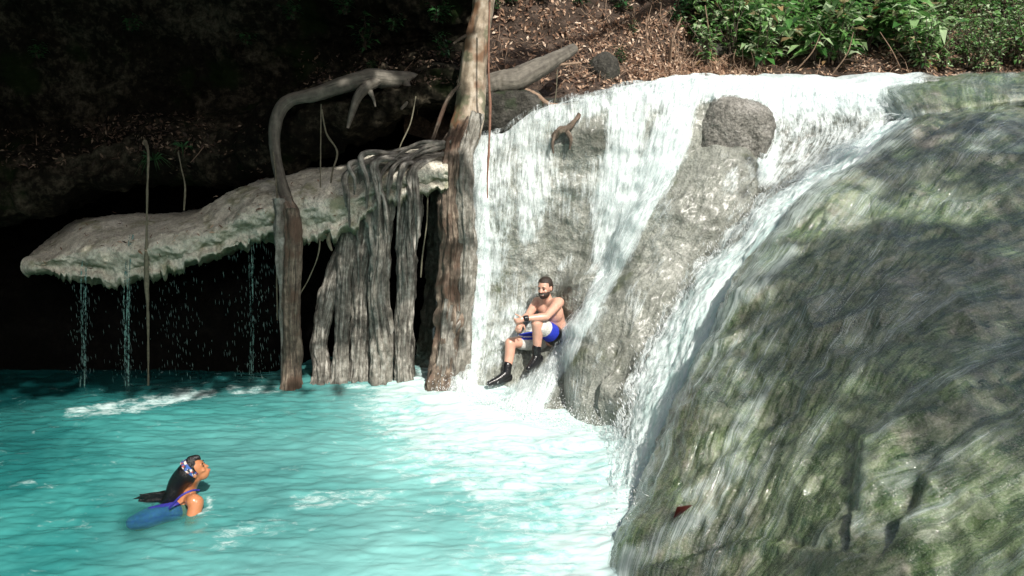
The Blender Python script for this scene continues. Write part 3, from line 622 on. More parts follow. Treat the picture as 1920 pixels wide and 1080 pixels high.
column([(664, 330, 9.3, 13), (660, 400, 9.2, 13), (652, 470, 9.1, 14), (645, 560, 9.02, 13), (640, 650, 8.95, 14), (638, 742, 8.9, 17)], 'thin fluted root column with loose looping strands, second from left', 'root', 7, 6, 9, rr=3.5)
column([(690, 322, 9.25, 24), (684, 400, 9.2, 24), (680, 480, 9.15, 22), (677, 560, 9.1, 17), (675, 650, 9.02, 17), (674, 742, 8.98, 20)], 'wide darker grey root column, third from left, close against its neighbours', 'root', 11, 9, 7)
column([(708, 315, 9.1, 27), (712, 380, 9.0, 25), (714, 460, 8.98, 16), (712, 540, 8.96, 16), (714, 640, 8.93, 16), (712, 742, 8.88, 18)], 'pale lime crusted column with a white streak at its top', 'rootpale', 15, 6, 5, 'root')
column([(768, 318, 9.15, 24), (768, 390, 9.05, 20), (763, 460, 9.0, 18), (759, 540, 8.97, 16), (759, 640, 8.94, 17), (759, 742, 8.9, 19)], 'straight grey root column with dark gaps on both sides', 'root', 19, 7, 6)
# left descending root with pale companion
rt = empty('tree_root', at(548, 724, 8.9)); tag(rt, 'long smooth root arching over the upper shelf and dropping straight to the pool', 'root')
tobj('arching_root', [tube([(815, 168, 10.0, 8), (775, 152, 9.85, 13), (735, 150, 9.7, 16), (690, 146, 9.6, 15), (640, 160, 9.5, 14), (585, 178, 9.42, 12), (548, 186, 9.36, 11), (525, 205, 9.3, 11), (514, 250, 9.22, 10), (518, 300, 9.12, 9.5), (530, 350, 8.95, 10), (546, 395, 8.82, 12)], 28, 150, 3, .08, 1, 23, .06)], MT['log'], rt)
tobj('descending_root', [tube([(538, 375, 8.88, 12), (548, 405, 8.78, 14), (550, 450, 8.76, 15), (547, 520, 8.77, 16), (546, 600, 8.78, 17), (548, 680, 8.8, 18), (548, 742, 8.8, 20)], 48, 150, 6, .25, 2, 24, .10)] + strandset([(545, 390, 8.78, 13), (550, 470, 8.76, 15), (547, 600, 8.78, 16), (548, 742, 8.8, 19)], 5, .95, 2.6, 27), MT['rootbrown'], rt)
tobj('side_root', [tube([(712, 150, 9.6, 8), (690, 162, 9.5, 9.5), (672, 180, 9.42, 8), (662, 205, 9.36, 6), (652, 240, 9.32, 2.2)], 20, 60, 3, .1, 1, 28, .08), tube([(690, 165, 9.52, 6), (700, 185, 9.45, 3), (704, 200, 9.42, 1.5)], 10, 20, seed=29), tube([(760, 155, 9.7, 7), (770, 180, 9.6, 5), (752, 205, 9.5, 2)], 10, 30, seed=30)], MT['log'], rt)
pc = empty('lime_crusted_root', at(528, 720, 8.86)); tag(pc, 'pale lime crusted hanging root close beside the long descending root', 'root')
tobj('crusted_root', [tube([(524, 372, 8.8, 10), (526, 430, 8.76, 10), (526, 500, 8.75, 8), (528, 540, 8.75, 4), (528, 580, 8.76, 6), (530, 640, 8.78, 3.4), (531, 742, 8.8, 5)], 24, 130, 4, .3, 2, 33, .2)], MT['rootpale'], pc)
# main tree
tr = empty('tree', at(850, 720, 8.9)); tag(tr, 'tall leaning tree with smooth mottled trunk whose roots clasp the rock beside the falls', 'tree')
tobj('trunk', [tube([(925, -330, 9.3, 18), (916, -120, 9.3, 21), (907, 0, 9.35, 19), (894, 80, 9.35, 22), (886, 150, 9.35, 24), (881, 205, 9.32, 27), (873, 245, 9.25, 28), (862, 290, 9.15, 20)], 56, 200, 4, .13, 1, 41, .05)], MT['trunk'], tr)
tobj('branch_stub', [tube([(896, 60, 9.35, 4), (868, 70, 9.25, 2.5), (850, 82, 9.2, 1.5)], 8, 16, seed=42)], MT['twigdark'], tr)
A = [(880, 225, 9.25, 17), (862, 262, 9.12, 19), (852, 310, 9.0, 20), (846, 380, 8.98, 19), (850, 460, 8.98, 20), (844, 540, 8.95, 22), (842, 630, 8.88, 26), (832, 742, 8.72, 34)]
tobj('root_mass', [tube(A, 72, 220, 9, .40, 5, 43, .16)] + strandset(A, 9, .95, 3.6, 47, 100), MT['rootbrown'], tr)
B = [(892, 215, 9.2, 13), (882, 255, 9.08, 13), (872, 300, 8.95, 14), (872, 380, 8.92, 15), (876, 460, 8.95, 15), (872, 540, 8.93, 15), (866, 630, 8.85, 17), (858, 742, 8.66, 22)]
tobj('root_mass', [tube(B, 64, 220, 7, .38, 5, 53, .16)] + strandset(B, 6, .95, 3.4, 57, 100), MT['rootpale'], tr)
lowA = [tube([(838 + 10 * k, 560 + 12 * k, 8.82, 5), (830 + 6 * k, 640, 8.72, 5.5), (815 + 14 * k, 742, 8.6, 7)], 12, 60, 3, .2, seed=60 + k, bump=.2) for k in range(4)]
tobj('buttress_root', lowA, MT['root'], tr)
net = []
rd = random.Random(5)
for k in range(15):   # roots spreading left over the ledge end
    x0 = rd.uniform(835, 862); y0 = rd.uniform(262, 300); x1 = rd.uniform(655, 815); y1 = rd.uniform(290, 330); x2 = x1 + rd.uniform(-12, 8); y2 = y1 + rd.uniform(40, 150)
    net.append(tube([(x0, y0, 9.05, rd.uniform(2.5, 5)), ((x0 + x1) / 2, min(y0, y1) + rd.uniform(-4, 16), 8.98, rd.uniform(3, 5)), (x1, y1 - 4, 8.80, rd.uniform(3, 5.5)), (x2, (y1 + y2) / 2, 8.70, rd.uniform(2.5, 4.5)), (x2 + rd.uniform(-6, 6), y2, 8.78, 1.5)], 10, 50, seed=80 + k, bump=.25))
tobj('clasping_root', net, MT['root'], tr)
for k, (pts, r0, mt) in enumerate([([(870, 150), (838, 190), (812, 260), (800, 290)], 3.4, 'rootbrown'), ([(856, 240), (835, 262), (822, 285)], 5, 'rootbrown')]):
    tobj('prop_root', [tube([(x, y, 9.25, r0) for x, y in pts], 10, 40, seed=90 + k, bump=.2)], MT[mt], tr)
# stones/log to the right of the trunk
lg = tobj('tree_root', [tube([(905, 165, 9.9, 15), (930, 155, 9.95, 19), (965, 150, 10.0, 20), (1010, 128, 10.15, 17), (1050, 106, 10.4, 12), (1075, 92, 10.7, 9)], 32, 90, 3, .07, 1, 101, .06)], MT['log']); tag(lg, 'thick grey log like root curving up the bank right of the trunk', 'root')
t_ = tobj('tree_root', [tube([(985, 168, 10.0, 4), (1005, 178, 9.95, 5), (1030, 195, 9.95, 3.5), (1060, 196, 10.0, 2.5), (1100, 192, 10.2, 1.6)], 10, 50, seed=103, bump=.15)], MT['twig']); tag(t_, 'thin tan root trailing over the dark rocks below the log', 'root')
tag(tobj('dead_branch', [tube([(1045, 122, 10.3, 2.4), (1085, 118, 10.4, 2)], 8, 14, seed=104)], MT['twig']), 'short pale stick poking out beside the log', 'stick')

# vines
def vine(pts, r, mat, label, seed=0, Y=None):
    o = tobj('hanging_vine', [tube([(p[0], p[1], p[2], r * (p[3] if len(p) > 3 else 1)) for p in pts], 8, 90, seed=seed, bump=.25)], MT[mat]); return tag(o, label, 'vine', 'vines hanging from the shelf')
vine([(272, 265, 9.3, 2), (278, 290, 9.1), (276, 360, 8.9), (275, 440, 8.8, .9), (275, 520, 8.78, 2.6), (277, 580, 8.78, 1.6), (278, 650, 8.78, 1), (278, 742, 8.78, .7)], 1.9, 'vine', 'long straight vine hanging from the shelf past the ledge down to the pool', 1)
vine([(334, 285, 9.4), (340, 315, 9.3), (347, 350, 9.25), (345, 395, 9.2)], 1.2, 'vine', 'short thin curved vine hanging right of the long straight one', 2)
vine([(602, 195, 9.3), (601, 300, 9.1), (600, 400, 8.9), (598, 470, 8.85), (580, 520, 8.82), (562, 552, 8.8)], 1.0, 'vine', 'thin green vine curving down between the long root and the leaning column', 3)
vine([(603, 205, 9.3), (612, 250, 9.28), (632, 285, 9.25), (622, 330, 9.1), (618, 400, 8.85), (620, 430, 8.85, 2.4), (616, 450, 8.84, 3.4), (622, 470, 8.84, 1.5)], 1.3, 'vine', 'knotted vine dangling over the pale ledge', 4)
vine([(918, 0, 8.9), (916, 120, 8.9), (919, 200, 8.88, 1.5), (917, 270, 8.86, 1.3), (914, 330, 8.85), (914, 372, 8.85, .8)], 1.5, 'vinered', 'thin reddish vine hanging in front of the left waterfall', 5)
vine([(780, 180, 9.5), (770, 230, 9.4), (752, 270, 9.3), (745, 292, 9.2)], .9, 'vine', 'faint wiry vine between horizontal root and root columns', 6)
vine([(802, 370, 8.9), (800, 420, 8.88), (792, 480, 8.9), (789, 520, 8.9)], 1.1, 'vine', 'short pale wiry root dangling in the dark gap left of the tree', 7)
vine([(1045, 130, 10.0), (1043, 170, 10.0), (1038, 205, 10.0)], .8, 'vine', 'hair thin vine over the dark rocks below the log', 8)
vine([(512, 285, 9.1), (517, 330, 8.95), (521, 420, 8.8), (519, 500, 8.78), (520, 600, 8.78)], 1.1, 'vine', 'thin strand hanging along the left side of the descending root', 9)

# ---------------------------------------------------------------- foliage
def leafgeo(p, d, up, L, Wd, droop=.15):
    d = d / (np.linalg.norm(d) + 1e-9); s = np.cross(d, up); s /= np.linalg.norm(s) + 1e-9; u = np.cross(s, d)
    b = p; t = p + d * L - u * L * droop; m_ = p + d * L * .5 + u * L * .02
    l1 = p + d * L * .45 + s * Wd * .5 + u * L * .07; r1 = p + d * L * .45 - s * Wd * .5 + u * L * .07
    return [b, r1, t, l1, m_], [(0, 1, 4), (1, 2, 4), (2, 3, 4), (3, 0, 4)]
class LeafMesh:
    def __init__(s): s.V = []; s.F = []; s.R = []
    def add(s, *a, rnd=None):
        v, f = leafgeo(*a); o = len(s.V); s.V += v; s.F += [tuple(i + o for i in q) for q in f]; s.R += [random.random() if rnd is None else rnd] * 5
    def build(s, name, mat, parent=None): return mesh_obj(name, np.array(s.V), s.F, mat, parent, attrs={'rnd': s.R}, smooth=False, centre=parent is None)
def wtube(P, r0, r1, n=6):
    P = np.array(P, float); k = len(P); V = []; 
    for i in range(k):
        T = P[min(i + 1, k - 1)] - P[max(i - 1, 0)]; T /= np.linalg.norm(T) + 1e-9; A = np.cross(T, [.31, .9, .2]); A /= np.linalg.norm(A) + 1e-9; B = np.cross(T, A); r = r0 + (r1 - r0) * i / (k - 1)
        for j in range(n): a = 2 * math.pi * j / n; V.append(P[i] + (A * math.cos(a) + B * math.sin(a)) * r)
    return np.array(V), gfaces(k, n, True).tolist(), np.zeros((len(V), 2))
def shrub_proto(seed, H=.7, nst=6, leafL=.15, aspect=.42, mat='leaf', whorl=5, spread=.6, wild=1.0, cat='shrub'):
    rd = random.Random(seed); root = empty('shrub', (0, 0, 0)); lm = LeafMesh(); st = []
    for k in range(nst):
        az = rd.uniform(0, 6.28); lean = rd.uniform(.1, 1) * spread; h = H * rd.uniform(.55, 1.1); P = []
        for i in range(7):
            t = i / 6; P.append((math.cos(az) * lean * h * t ** 1.4 + .03 * math.sin(t * 7 + k), math.sin(az) * lean * h * t ** 1.4 + .03 * math.cos(t * 6 + k), h * (t - .18 * lean * t * t)))
        P = np.array(P); st.append(wtube(P, .009, .003, 5))
        for i in range(1, 7):
            nl = whorl if i == 6 else rd.choice([2, 2, 3, 4])
            for j in range(nl):
                a = rd.uniform(0, 6.28); el = rd.uniform(-.35, .55); dv = np.array([math.cos(a) * math.cos(el), math.sin(a) * math.cos(el), math.sin(el)])
                L = leafL * rd.uniform(.5, 1.15); pet = dv * L * rd.uniform(.1, .8)
                lm.add(P[i] + pet, dv + np.array([rd.gauss(0, .2) for _ in range(3)]) * wild, np.array([rd.gauss(0, .25), rd.gauss(0, .25), 1.0]), L, L * aspect * rd.uniform(.8, 1.2), rd.uniform(.05, .4), rnd=rd.random())
    mesh_obj('stem', *(lambda q: (q[0], q[1]))(join(st)), MT['twigdark'], root)
    lm.build('foliage', MT[mat], root); return root
protos = [shrub_proto(1, .75, 9, .21, .42), shrub_proto(2, .6, 10, .16, .5), shrub_proto(3, .85, 8, .25, .38, whorl=7), shrub_proto(4, .55, 12, .09, .55), shrub_proto(5, .9, 8, .15, .35)]
fine_p = [shrub_proto(6, .55, 16, .055, .6), shrub_proto(7, .6, 14, .07, .5)]
dark_p = [shrub_proto(8, .4, 7, .11, .5, 'leafdark'), shrub_proto(9, .55, 7, .15, .4, 'leafdark', whorl=6)]
from mathutils.bvhtree import BVHTree
def bvh(G):
    nv, nu = G.shape[:2]; return BVHTree.FromPolygons([tuple(v) for v in G.reshape(-1, 3)], [tuple(int(i) for i in f) for f in gfaces(nv, nu)])
BH = bvh(GH); BL = bvh(GL); BE = bvh(GLe); BF = bvh(GF); BS = bvh(GS)
def hit(px, py, B):
    d = Vector(at(px, py, 1.0)) - Vector((0, 0, CAMZ)); h = B.ray_cast(Vector((0, 0, CAMZ)), d.normalized())
    return h[0], h[1]
used = {}
def place_shrub(p, px, py, sc, label, group, B=BH, rz=None, tilt=0.0, cat='shrub', pull=.05):
    h, n_ = hit(px, py, B)
    if h is None: return
    if id(p) in used: o = copy_tree(p)
    else: o = p; used[id(p)] = 1
    o.location = h + Vector((0, -pull, 0)); o.rotation_euler = (tilt, random.uniform(-.15, .15), random.uniform(0, 6.28) if rz is None else rz); o.scale = (sc,) * 3
    tag(o, label, cat, group); return o
rd = random.Random(11)
taken = set()
for k in range(60):
    x = 1325 + (k % 15) * 31 + rd.uniform(-18, 18); row = k // 15; y = 118 - row * 42 + rd.uniform(-14, 12)
    if row == 0 and 1440 < x < 1700 and rd.random() < .45: y = 95
    zi_ = (x > 1480) + (x > 1620); free = [q_ for q_ in range(5) if (q_, zi_, row) not in taken] or [None]; pi_ = rd.choice(free)
    if pi_ is None: continue
    taken.add((pi_, zi_, row)); look = ['broad leaved green shrub', 'small bright leaved shrub', 'shrub with whorls of long leaves', 'low shrub of tiny rounded leaves', 'tall narrow leaved shrub'][pi_]
    zone = ['above the white crest', 'above the lacy curtain', 'above the green hump'][(x > 1480) + (x > 1620)]; lab = look + [' low down ', ' halfway up ', ' high up ', ' at the very top '][row] + zone
    if x > 1730: continue
    place_shrub(protos[pi_], x, y, rd.uniform(.95, 1.4), lab, 'undergrowth shrubs on the bank behind the falls')
for k in range(28):
    x = 1735 + (k % 7) * 32 + rd.uniform(-9, 9); y = 130 - (k // 7) * 36 + rd.uniform(-7, 7)
    place_shrub(fine_p[rd.randrange(2)] if rd.random() < .75 else protos[3], x, y, rd.uniform(.9, 1.4), ['leftmost', 'second', 'third', 'fourth', 'fifth', 'sixth', 'rightmost'][k % 7] + ' small leaved bush ' + ('' if k % 7 in (0, 6) else 'from the left ') + ['in the lowest row above the green hump', 'in the second row up, far right', 'in the third row up, far right', 'along the top right edge'][k // 7], 'small leaved bushes at the far right')
for k in range(10):
    x = 1395 + k * 55 + rd.uniform(-12, 12); y = rd.uniform(-55, -15)
    place_shrub(protos[rd.randrange(5)], x, y, rd.uniform(.9, 1.4), ['first', 'second', 'third', 'fourth', 'fifth', 'sixth', 'seventh', 'eighth', 'ninth', 'last'][k] + ' from the left of the tall shrubs cut off by the top edge', 'shrubs along the top edge')
for (x, y, s, lb, B_) in [(1170, 20, .8, 'long leaved dark green sprig at the top of the brown slope', BH), (1265, 40, .55, 'isolated light green sprig of broad leaves on the slope', BH), (1165, 118, .4, 'tiny green seedling just above the crest rim', BH), (1185, 62, .3, 'single bright green broad leaved seedling on the litter', BH),
                       (690, 95, .75, 'trailing green shrub in shade above the horizontal root', BL), (470, 85, .6, 'small green sprig clinging to the dark cliff', BL), (655, 30, .7, 'green sprig high on the cliff left of the trunk', BL), (820, 45, .8, 'dark shrub with glossy leaves tucked left of the trunk', BL),
                       (90, 110, .6, 'dim green sprig on the dark cliff at the far left', BL), (260, 60, .6, 'faint plant high on the dark cliff above the litter shelf', BL), (560, 40, .7, 'leafy plant on the dark cliff above the arching root', BL), (960, 8, .5, 'small leafy sprig hanging at the top edge right of the trunk', BH), (1020, 4, .6, 'leafy sprig at the top edge above the grey log', BH), (1090, 10, .7, 'drooping leaf cluster at the top edge above the mossy stone', BH), (1215, 0, .8, 'leaf cluster at the top edge left of the isolated sprig', BH), (1310, 20, .9, 'leafy shrub at the top edge above the dead sapling', BH), (1305, 70, .6, 'small plant on the litter right of the dead sapling', BH), (740, 60, .6, 'sparse dark green shrub between cliff sprig and trunk', BL), (700, 130, .35, 'little green plant growing on the bend of the root', BL), (930, 20, .4, 'small sprig just right of the trunk top', BH), (838, 110, .5, 'pale leaved sprig in front of the dark cliff by the trunk', BL)]:
    place_shrub(dark_p[rd.randrange(2)] if B_ is BL else dark_p[1], x, y, s, lb, None, B_, pull=.25 if B_ is BL else .05, cat='plant')
for p in protos + fine_p + dark_p:
    if id(p) not in used: p.location = (3, 16, 6)
# grassy fern on shelf
def fern(px, py, Y, label, n=22, L=.22):
    lm = LeafMesh(); p = at(px, py, Y); rd2 = random.Random(int(px))
    for k in range(n):
        a = rd2.uniform(0, 6.28); dv = np.array([math.cos(a), math.sin(a), rd2.uniform(-.2, 1.0)]); lm.add(p, dv, np.array([0, 0, 1.]), L * rd2.uniform(.6, 1.1), .014, .5)
    return tag(lm.build('fern', MT['leafdark']), label, 'fern')
fern(342, 276, 9.35, 'small grassy tuft on the lip of the shelf'); fern(288, 300, 9.3, 'drooping tuft beside the top of the long vine', 26, .3)

# leaf litter (uncountable)
def scatter(B, boxes, n, name, L=(.05, .13), mat='litter', twigs=0, asp=.4, lift=.01, dist=None):
    lm = LeafMesh(); tw = []
    for k in range(n):
        x0, y0, x1, y1 = boxes[k % len(boxes)]; x = random.uniform(x0, x1); y = random.uniform(y0, y1); h, n_ = hit(x, y, B)
        if h is None or (dist and not dist(x, y, h, n_)): continue
        if n_.y > 0: n_ = -n_
        nn = np.array(n_) + np.random.normal(0, .3, 3); dv = np.random.normal(0, 1, 3); dv -= nn * (dv @ nn) / (nn @ nn)
        l = random.uniform(*L); lm.add(np.array(h) + np.array(n_) * lift * random.uniform(.5, 3), dv, nn, l, l * asp * random.uniform(.5, 1.3), random.uniform(-.3, .3))
        if k < twigs:
            a = np.array(h) + np.array(n_) * .02; dv /= np.linalg.norm(dv) + 1e-9; l = random.uniform(.15, .6); tw.append(wtube([a, a + dv * l * .5 + np.array(n_) * random.uniform(0, .05), a + dv * l], .005, .002, 4))
    tag(lm.build(name, MT[mat]), kind='stuff')
    if tw:
        V, Fc, _ = join(tw); tag(mesh_obj('fallen_twigs', V, Fc, MT['twig'], centre=True), kind='stuff')
np.random.seed(4)
scatter(BH, [(920, -20, 1420, 170), (1060, 40, 1440, 155), (1180, 100, 1420, 155), (1230, 120, 1430, 158), (1400, -20, 1930, 150), (1600, 0, 1930, 150)], 15000, 'leaf_litter', (.025, .10), twigs=350)
scatter(BL, [(0, 235, 520, 320), (150, 215, 400, 300), (560, 95, 860, 160)], 2000, 'leaf_litter', (.02, .075), mat='litterdark', twigs=10, dist=lambda x, y, h, n_: abs(n_.z) > .35)
scatter(BE, [(80, 340, 640, 500)], 260, 'leaf_litter', (.03, .09), asp=.25, dist=lambda x, y, h, n_: abs(n_.z) > .3)
tw = []; rd = random.Random(77)
for k in range(38):
    x = rd.uniform(925, 1400); y = rd.uniform(-10, 140); ang = rd.choice([rd.uniform(.3, 1.3), rd.uniform(1.4, 2.2)]); P = []
    for i in range(9):
        h, n_ = hit(x, y, BH)
        if h is None: break
        P.append(np.array(h) + np.array([rd.uniform(-.02, .02), -.05 - rd.uniform(0, .05), rd.uniform(0, .06)])); L_ = rd.uniform(6, 15); ang += rd.uniform(-.35, .35); x += math.cos(ang) * L_; y += math.sin(ang) * L_
        if y > 165 - max(0, 1000 - x) * .1: break
    if len(P) > 3: tw.append(wtube(cr(np.array(P), np.linspace(0, 1, 20)), rd.uniform(.003, .008), .0015, 5))
V, Fc, _ = join(tw); tag(mesh_obj('dry_root_tangle', V, Fc, MT['twig'], centre=True), kind='stuff')
# sticks/dry saplings on the slope
rd = random.Random(21)
for k, (x0, y0, x1, y1, r_) in enumerate([(1255, 118, 1278, 32, .022), (1262, 122, 1262, 60, .01), (1278, 112, 1283, 70, .009), (1335, 118, 1322, 10, .014), (1350, 62, 1378, 20, .008), (1490, 135, 1540, 60, .010), (1560, 140, 1600, 60, .010), (1690, 132, 1650, 60, .009), (1740, 120, 1790, 60, .009), (1245, 60, 1240, 5, .009), (1225, 80, 1222, 10, .008), (1395, 130, 1392, 90, .012), (1410, 132, 1408, 95, .009), (1385, 132, 1380, 92, .009)]):
    h, _ = hit(x0, y0, BH)
    if h is None: continue
    a = np.array(h); b = at(x1, y1, a[1] - .15); mid = (a + b) / 2 + np.array([rd.uniform(-.08, .08), -.05, 0])
    V, Fc, _ = wtube(cr(np.array([a, mid, b]), np.linspace(0, 1, 9)), r_ * 1.3, r_ * .5, 7)
    lab = ['thick forked dead sapling leaning on the sunlit litter', 'thin upright dry stem just behind the forked dead sapling', 'short thin dry stem right of the forked dead sapling', 'tall bent dry stem at the left end of the shrubs', 'slim twig slanting right over the lit shrub clump', 'dry stem slanting right among the shrubs above the boulder', 'dry stem slanting right above the left part of the lacy curtain', 'dry stem leaning left above the lacy curtain', 'dry stem between the shrubs and the far right bushes', 'hair thin stem rising left of the forked dead sapling', 'leftmost thin dry stem above the brown slope', 'pale stub at the foot of the lit shrub clump, middle of three', 'pale stub at the foot of the lit shrub clump, right of three', 'pale stub at the foot of the lit shrub clump, left of three'][k]
    tag(mesh_obj('dry_sapling', V, Fc, MT['twig'], centre=True), lab, 'dead sapling', None if k == 0 else 'dry stems on the bank')

def single_leaf(px, py, B, L, mat, label, off=.03, ang=0.0):
    h, n_ = hit(px, py, B)
    if h is None: return
    if n_.y > 0: n_ = -n_
    lm = LeafMesh(); r = Vector((1, 0, .3)).normalized(); lm.add(np.array(h) + np.array(n_) * off - np.array(r) * L / 2, np.array(r) + np.array([0, 0, ang]), np.array(n_), L, L * .5, .25, rnd=.5)
    tag(lm.build('fallen_leaf', mat), label, 'leaf')
ol = simple('orange_leaf', rgba(.45, .10, .02), .5); rl = simple('dark_red_leaf', rgba(.07, .015, .01), .3)
single_leaf(1290, 972, BS, .17, rl, 'curled dark red leaf stuck on the wet slab', .04, .9)
lm = LeafMesh(); lm.add(at(1263, 455, 8.60), np.array([1, 0, .1]), np.array([0, -1, .4]), .09, .06, .2, rnd=.5); tag(lm.build('fallen_leaf', ol), 'small orange leaf on the grey green boulder', 'leaf')
sn = tobj('root_snag', [tube([(1040, 258, 9.35, 5), (1050, 244, 9.3, 7), (1066, 240, 9.3, 6), (1078, 225, 9.32, 5), (1086, 214, 9.35, 4)], 14, 40, seed=120, bump=.4), tube([(1042, 250, 9.3, 4), (1036, 270, 9.28, 3), (1038, 288, 9.28, 1.5)], 9, 24, seed=121, bump=.3), tube([(1062, 245, 9.28, 4), (1070, 262, 9.27, 2.5), (1068, 280, 9.27, 1)], 9, 24, seed=122, bump=.3)], MT['rootbrown']); tag(sn, 'rusty orange root snag jutting through the top of the waterfall', 'root')

# ---------------------------------------------------------------- trickles and drops
def trickle(pts, r, label, seed):
    o = tobj('water_trickle', [tube([(p[0] + random.uniform(-2, 2) + dx, p[1], p[2], r * random.uniform(.3, .9)) for p in pts], 6, 120, seed=seed + q, bump=.5) for q, dx in enumerate((-3, 2, 5))], MT['thread']); return tag(o, label, 'water trickle', 'trickles falling from the ledge')
m = M('water_thread'); nz = m.noise(m.sc(m.obj(), 8, 8, 5), 3, 3, .6)
MT['thread'] = m.end(m.n('MixShader', {0: m.math('MULTIPLY', m.sm(nz, .42, .6), .8), 1: m.n('BsdfTransparent').outputs[0], 2: m.pr(Base_Color=rgba(.16, .30, .27), Roughness=.15)}).outputs[0])
trickle([(160, 470, 8.82), (157, 520, 8.8), (154, 600, 8.8), (156, 670, 8.8), (153, 745, 8.8)], .9, 'left trickle of water falling from the tip of the ledge', 1)
trickle([(246, 440, 8.84), (238, 490, 8.78), (237, 560, 8.78), (236, 640, 8.78), (237, 745, 8.78)], 1.3, 'strongest greenish trickle falling from the ledge left of the long vine', 5)
trickle([(471, 450, 8.95), (470, 520, 8.9), (472, 600, 8.9), (468, 720, 8.9)], .6, 'faint trickle under the ledge left of the descending root', 9)
V = []; Fc = []
for k in range(850):
    x = random.choice([random.gauss(156, 12), random.gauss(238, 12), random.gauss(330, 25), random.gauss(480, 26), random.gauss(480, 26), random.uniform(140, 520)]); yt = np.interp(x, [75, 140, 240, 300, 440, 560], [510, 535, 535, 505, 452, 435]); y = random.uniform(yt, 735); p = at(x, y, 8.95 + random.uniform(-.1, .3)); l = random.uniform(.008, .045); r = random.uniform(.001, .0024)
    o = len(V); V += [p + np.array([0, 0, l]), p + np.array([r, 0, 0]), p + np.array([0, r, 0]), p + np.array([-r, 0, 0]), p + np.array([0, -r, 0]), p - np.array([0, 0, l])]
    for a, b in ((1, 2), (2, 3), (3, 4), (4, 1)): Fc += [(o, o + a, o + b), (o + 5, o + b, o + a)]
tag(mesh_obj('water_drops', np.array(V), Fc, simple('water_drop', rgba(.22, .36, .34), .2), centre=True), kind='stuff')
# splash droplets at the foot of the falls
V = []; Fc = []
def drop(p, r, st=None):
    o = len(V); e = np.eye(3) * r
    if st is not None: e = e + 0; 
    for s_ in (1, -1):
        for a in range(3): V.append(p + s_ * e[a] + (s_ * st if (st is not None and a == 2) else 0))
    for f in ((0, 1, 2), (1, 3, 2), (3, 4, 2), (4, 0, 2), (1, 0, 5), (3, 1, 5), (4, 3, 5), (0, 4, 5)): Fc.append(tuple(o + i for i in f))
seq = [(830, 735), (880, 750), (940, 768), (1000, 785), (1070, 792), (1160, 815), (1185, 860), (1195, 930), (1185, 1010)]
for k in range(3800):
    i = random.randrange(len(seq) - 1); t = random.random(); x = seq[i][0] * (1 - t) + seq[i + 1][0] * t; y = seq[i][1] * (1 - t) + seq[i + 1][1] * t
    b = atz(x, y); p = b + np.array([random.gauss(0, .12), random.gauss(-.05, .12), abs(random.gauss(0, .10)) + .02]); drop(p, random.uniform(.0015, .0045), np.array([random.gauss(0, .006), 0, random.uniform(.0, .012)]))
for k in range(1500):   # flecks thrown off the chute and the diagonal stream
    pth = random.choice([[(1480, 340, 8.7), (1400, 410, 8.4), (1295, 540, 8.0), (1215, 670, 7.55), (1165, 800, 7.0)], [(1480, 340, 8.7), (1400, 410, 8.4), (1295, 540, 8.0), (1215, 670, 7.55), (1165, 800, 7.0)], [(1130, 540, 8.85), (1085, 640, 8.65), (1045, 700, 8.4), (990, 765, 8.0)]])
    i = random.randrange(len(pth) - 1); t = random.random(); a = pth[i]; b = pth[i + 1]; q = [a[j] * (1 - t) + b[j] * t for j in range(3)]
    p = at(q[0] + random.gauss(0, 13), q[1] + random.gauss(0, 13), q[2]); drop(p, random.uniform(.0015, .0045), np.array([random.uniform(-.02, 0), 0, random.uniform(.01, .03)]))
tag(mesh_obj('splash_drops', np.array(V), Fc, simple('white_drop', rgba(.85, .9, .9), .3), centre=True), kind='stuff')

# ---------------------------------------------------------------- people
def ell(c, r, M3=None, sub=3):
    bm = bmesh.new(); bmesh.ops.create_icosphere(bm, subdivisions=sub, radius=1); V = np.array([v.co[:] for v in bm.verts]); Fc = [[v.index for v in f.verts] for f in bm.faces]; bm.free()
    V = V * np.array(r)
    if M3 is not None: V = V @ np.array(M3).T
    return V + np.array(c), Fc, np.zeros((len(V), 2))
def cap(P, Rr, n=18, k=14, flat=None):   # tapered capsule through points
    P = np.array(P, float); Q = np.concatenate([P, np.array(Rr, float)[:, None]], 1); C = cr(Q, np.linspace(0, 1, k * (len(P) - 1) + 1)) if len(P) > 2 else Q[0] + (Q[1] - Q[0]) * np.linspace(0, 1, k)[:, None]
    c = C[:, :3]; r = C[:, 3]; T = np.gradient(c, axis=0); T /= np.linalg.norm(T, axis=1, keepdims=True)
    cs = [c[0] - T[0] * r[0] * math.cos(a) for a in (.15, .6, 1.1)] ; rs = [r[0] * math.sin(a) for a in (.15, .6, 1.1)]
    ce = [c[-1] + T[-1] * r[-1] * math.cos(a) for a in (1.1, .6, .15)]; re = [r[-1] * math.sin(a) for a in (1.1, .6, .15)]
    c = np.concatenate([cs, c, ce]); r = np.concatenate([rs, r, re]); T = np.concatenate([[T[0]] * 3, T, [T[-1]] * 3])
    ref = np.array([.2, .35, .9]) if abs(T[len(T) // 2] @ np.array([.2, .35, .9])) < .85 else np.array([1, .2, .1]); A = np.cross(T, ref); A /= np.linalg.norm(A, axis=1, keepdims=True); B = np.cross(T, A)
    th = np.linspace(0, 2 * np.pi, n, endpoint=False); V = c[:, None] + (np.cos(th)[None, :, None] * A[:, None] + np.sin(th)[None, :, None] * B[:, None]) * r[:, None, None]
    nr = len(c); Fl = gfaces(nr, n, True).tolist(); Fl.append(list(range(n))); Fl.append([(nr - 1) * n + j for j in range(n)][::-1]); V = V.reshape(-1, 3)
    return V, Fl, np.zeros((len(V), 2))
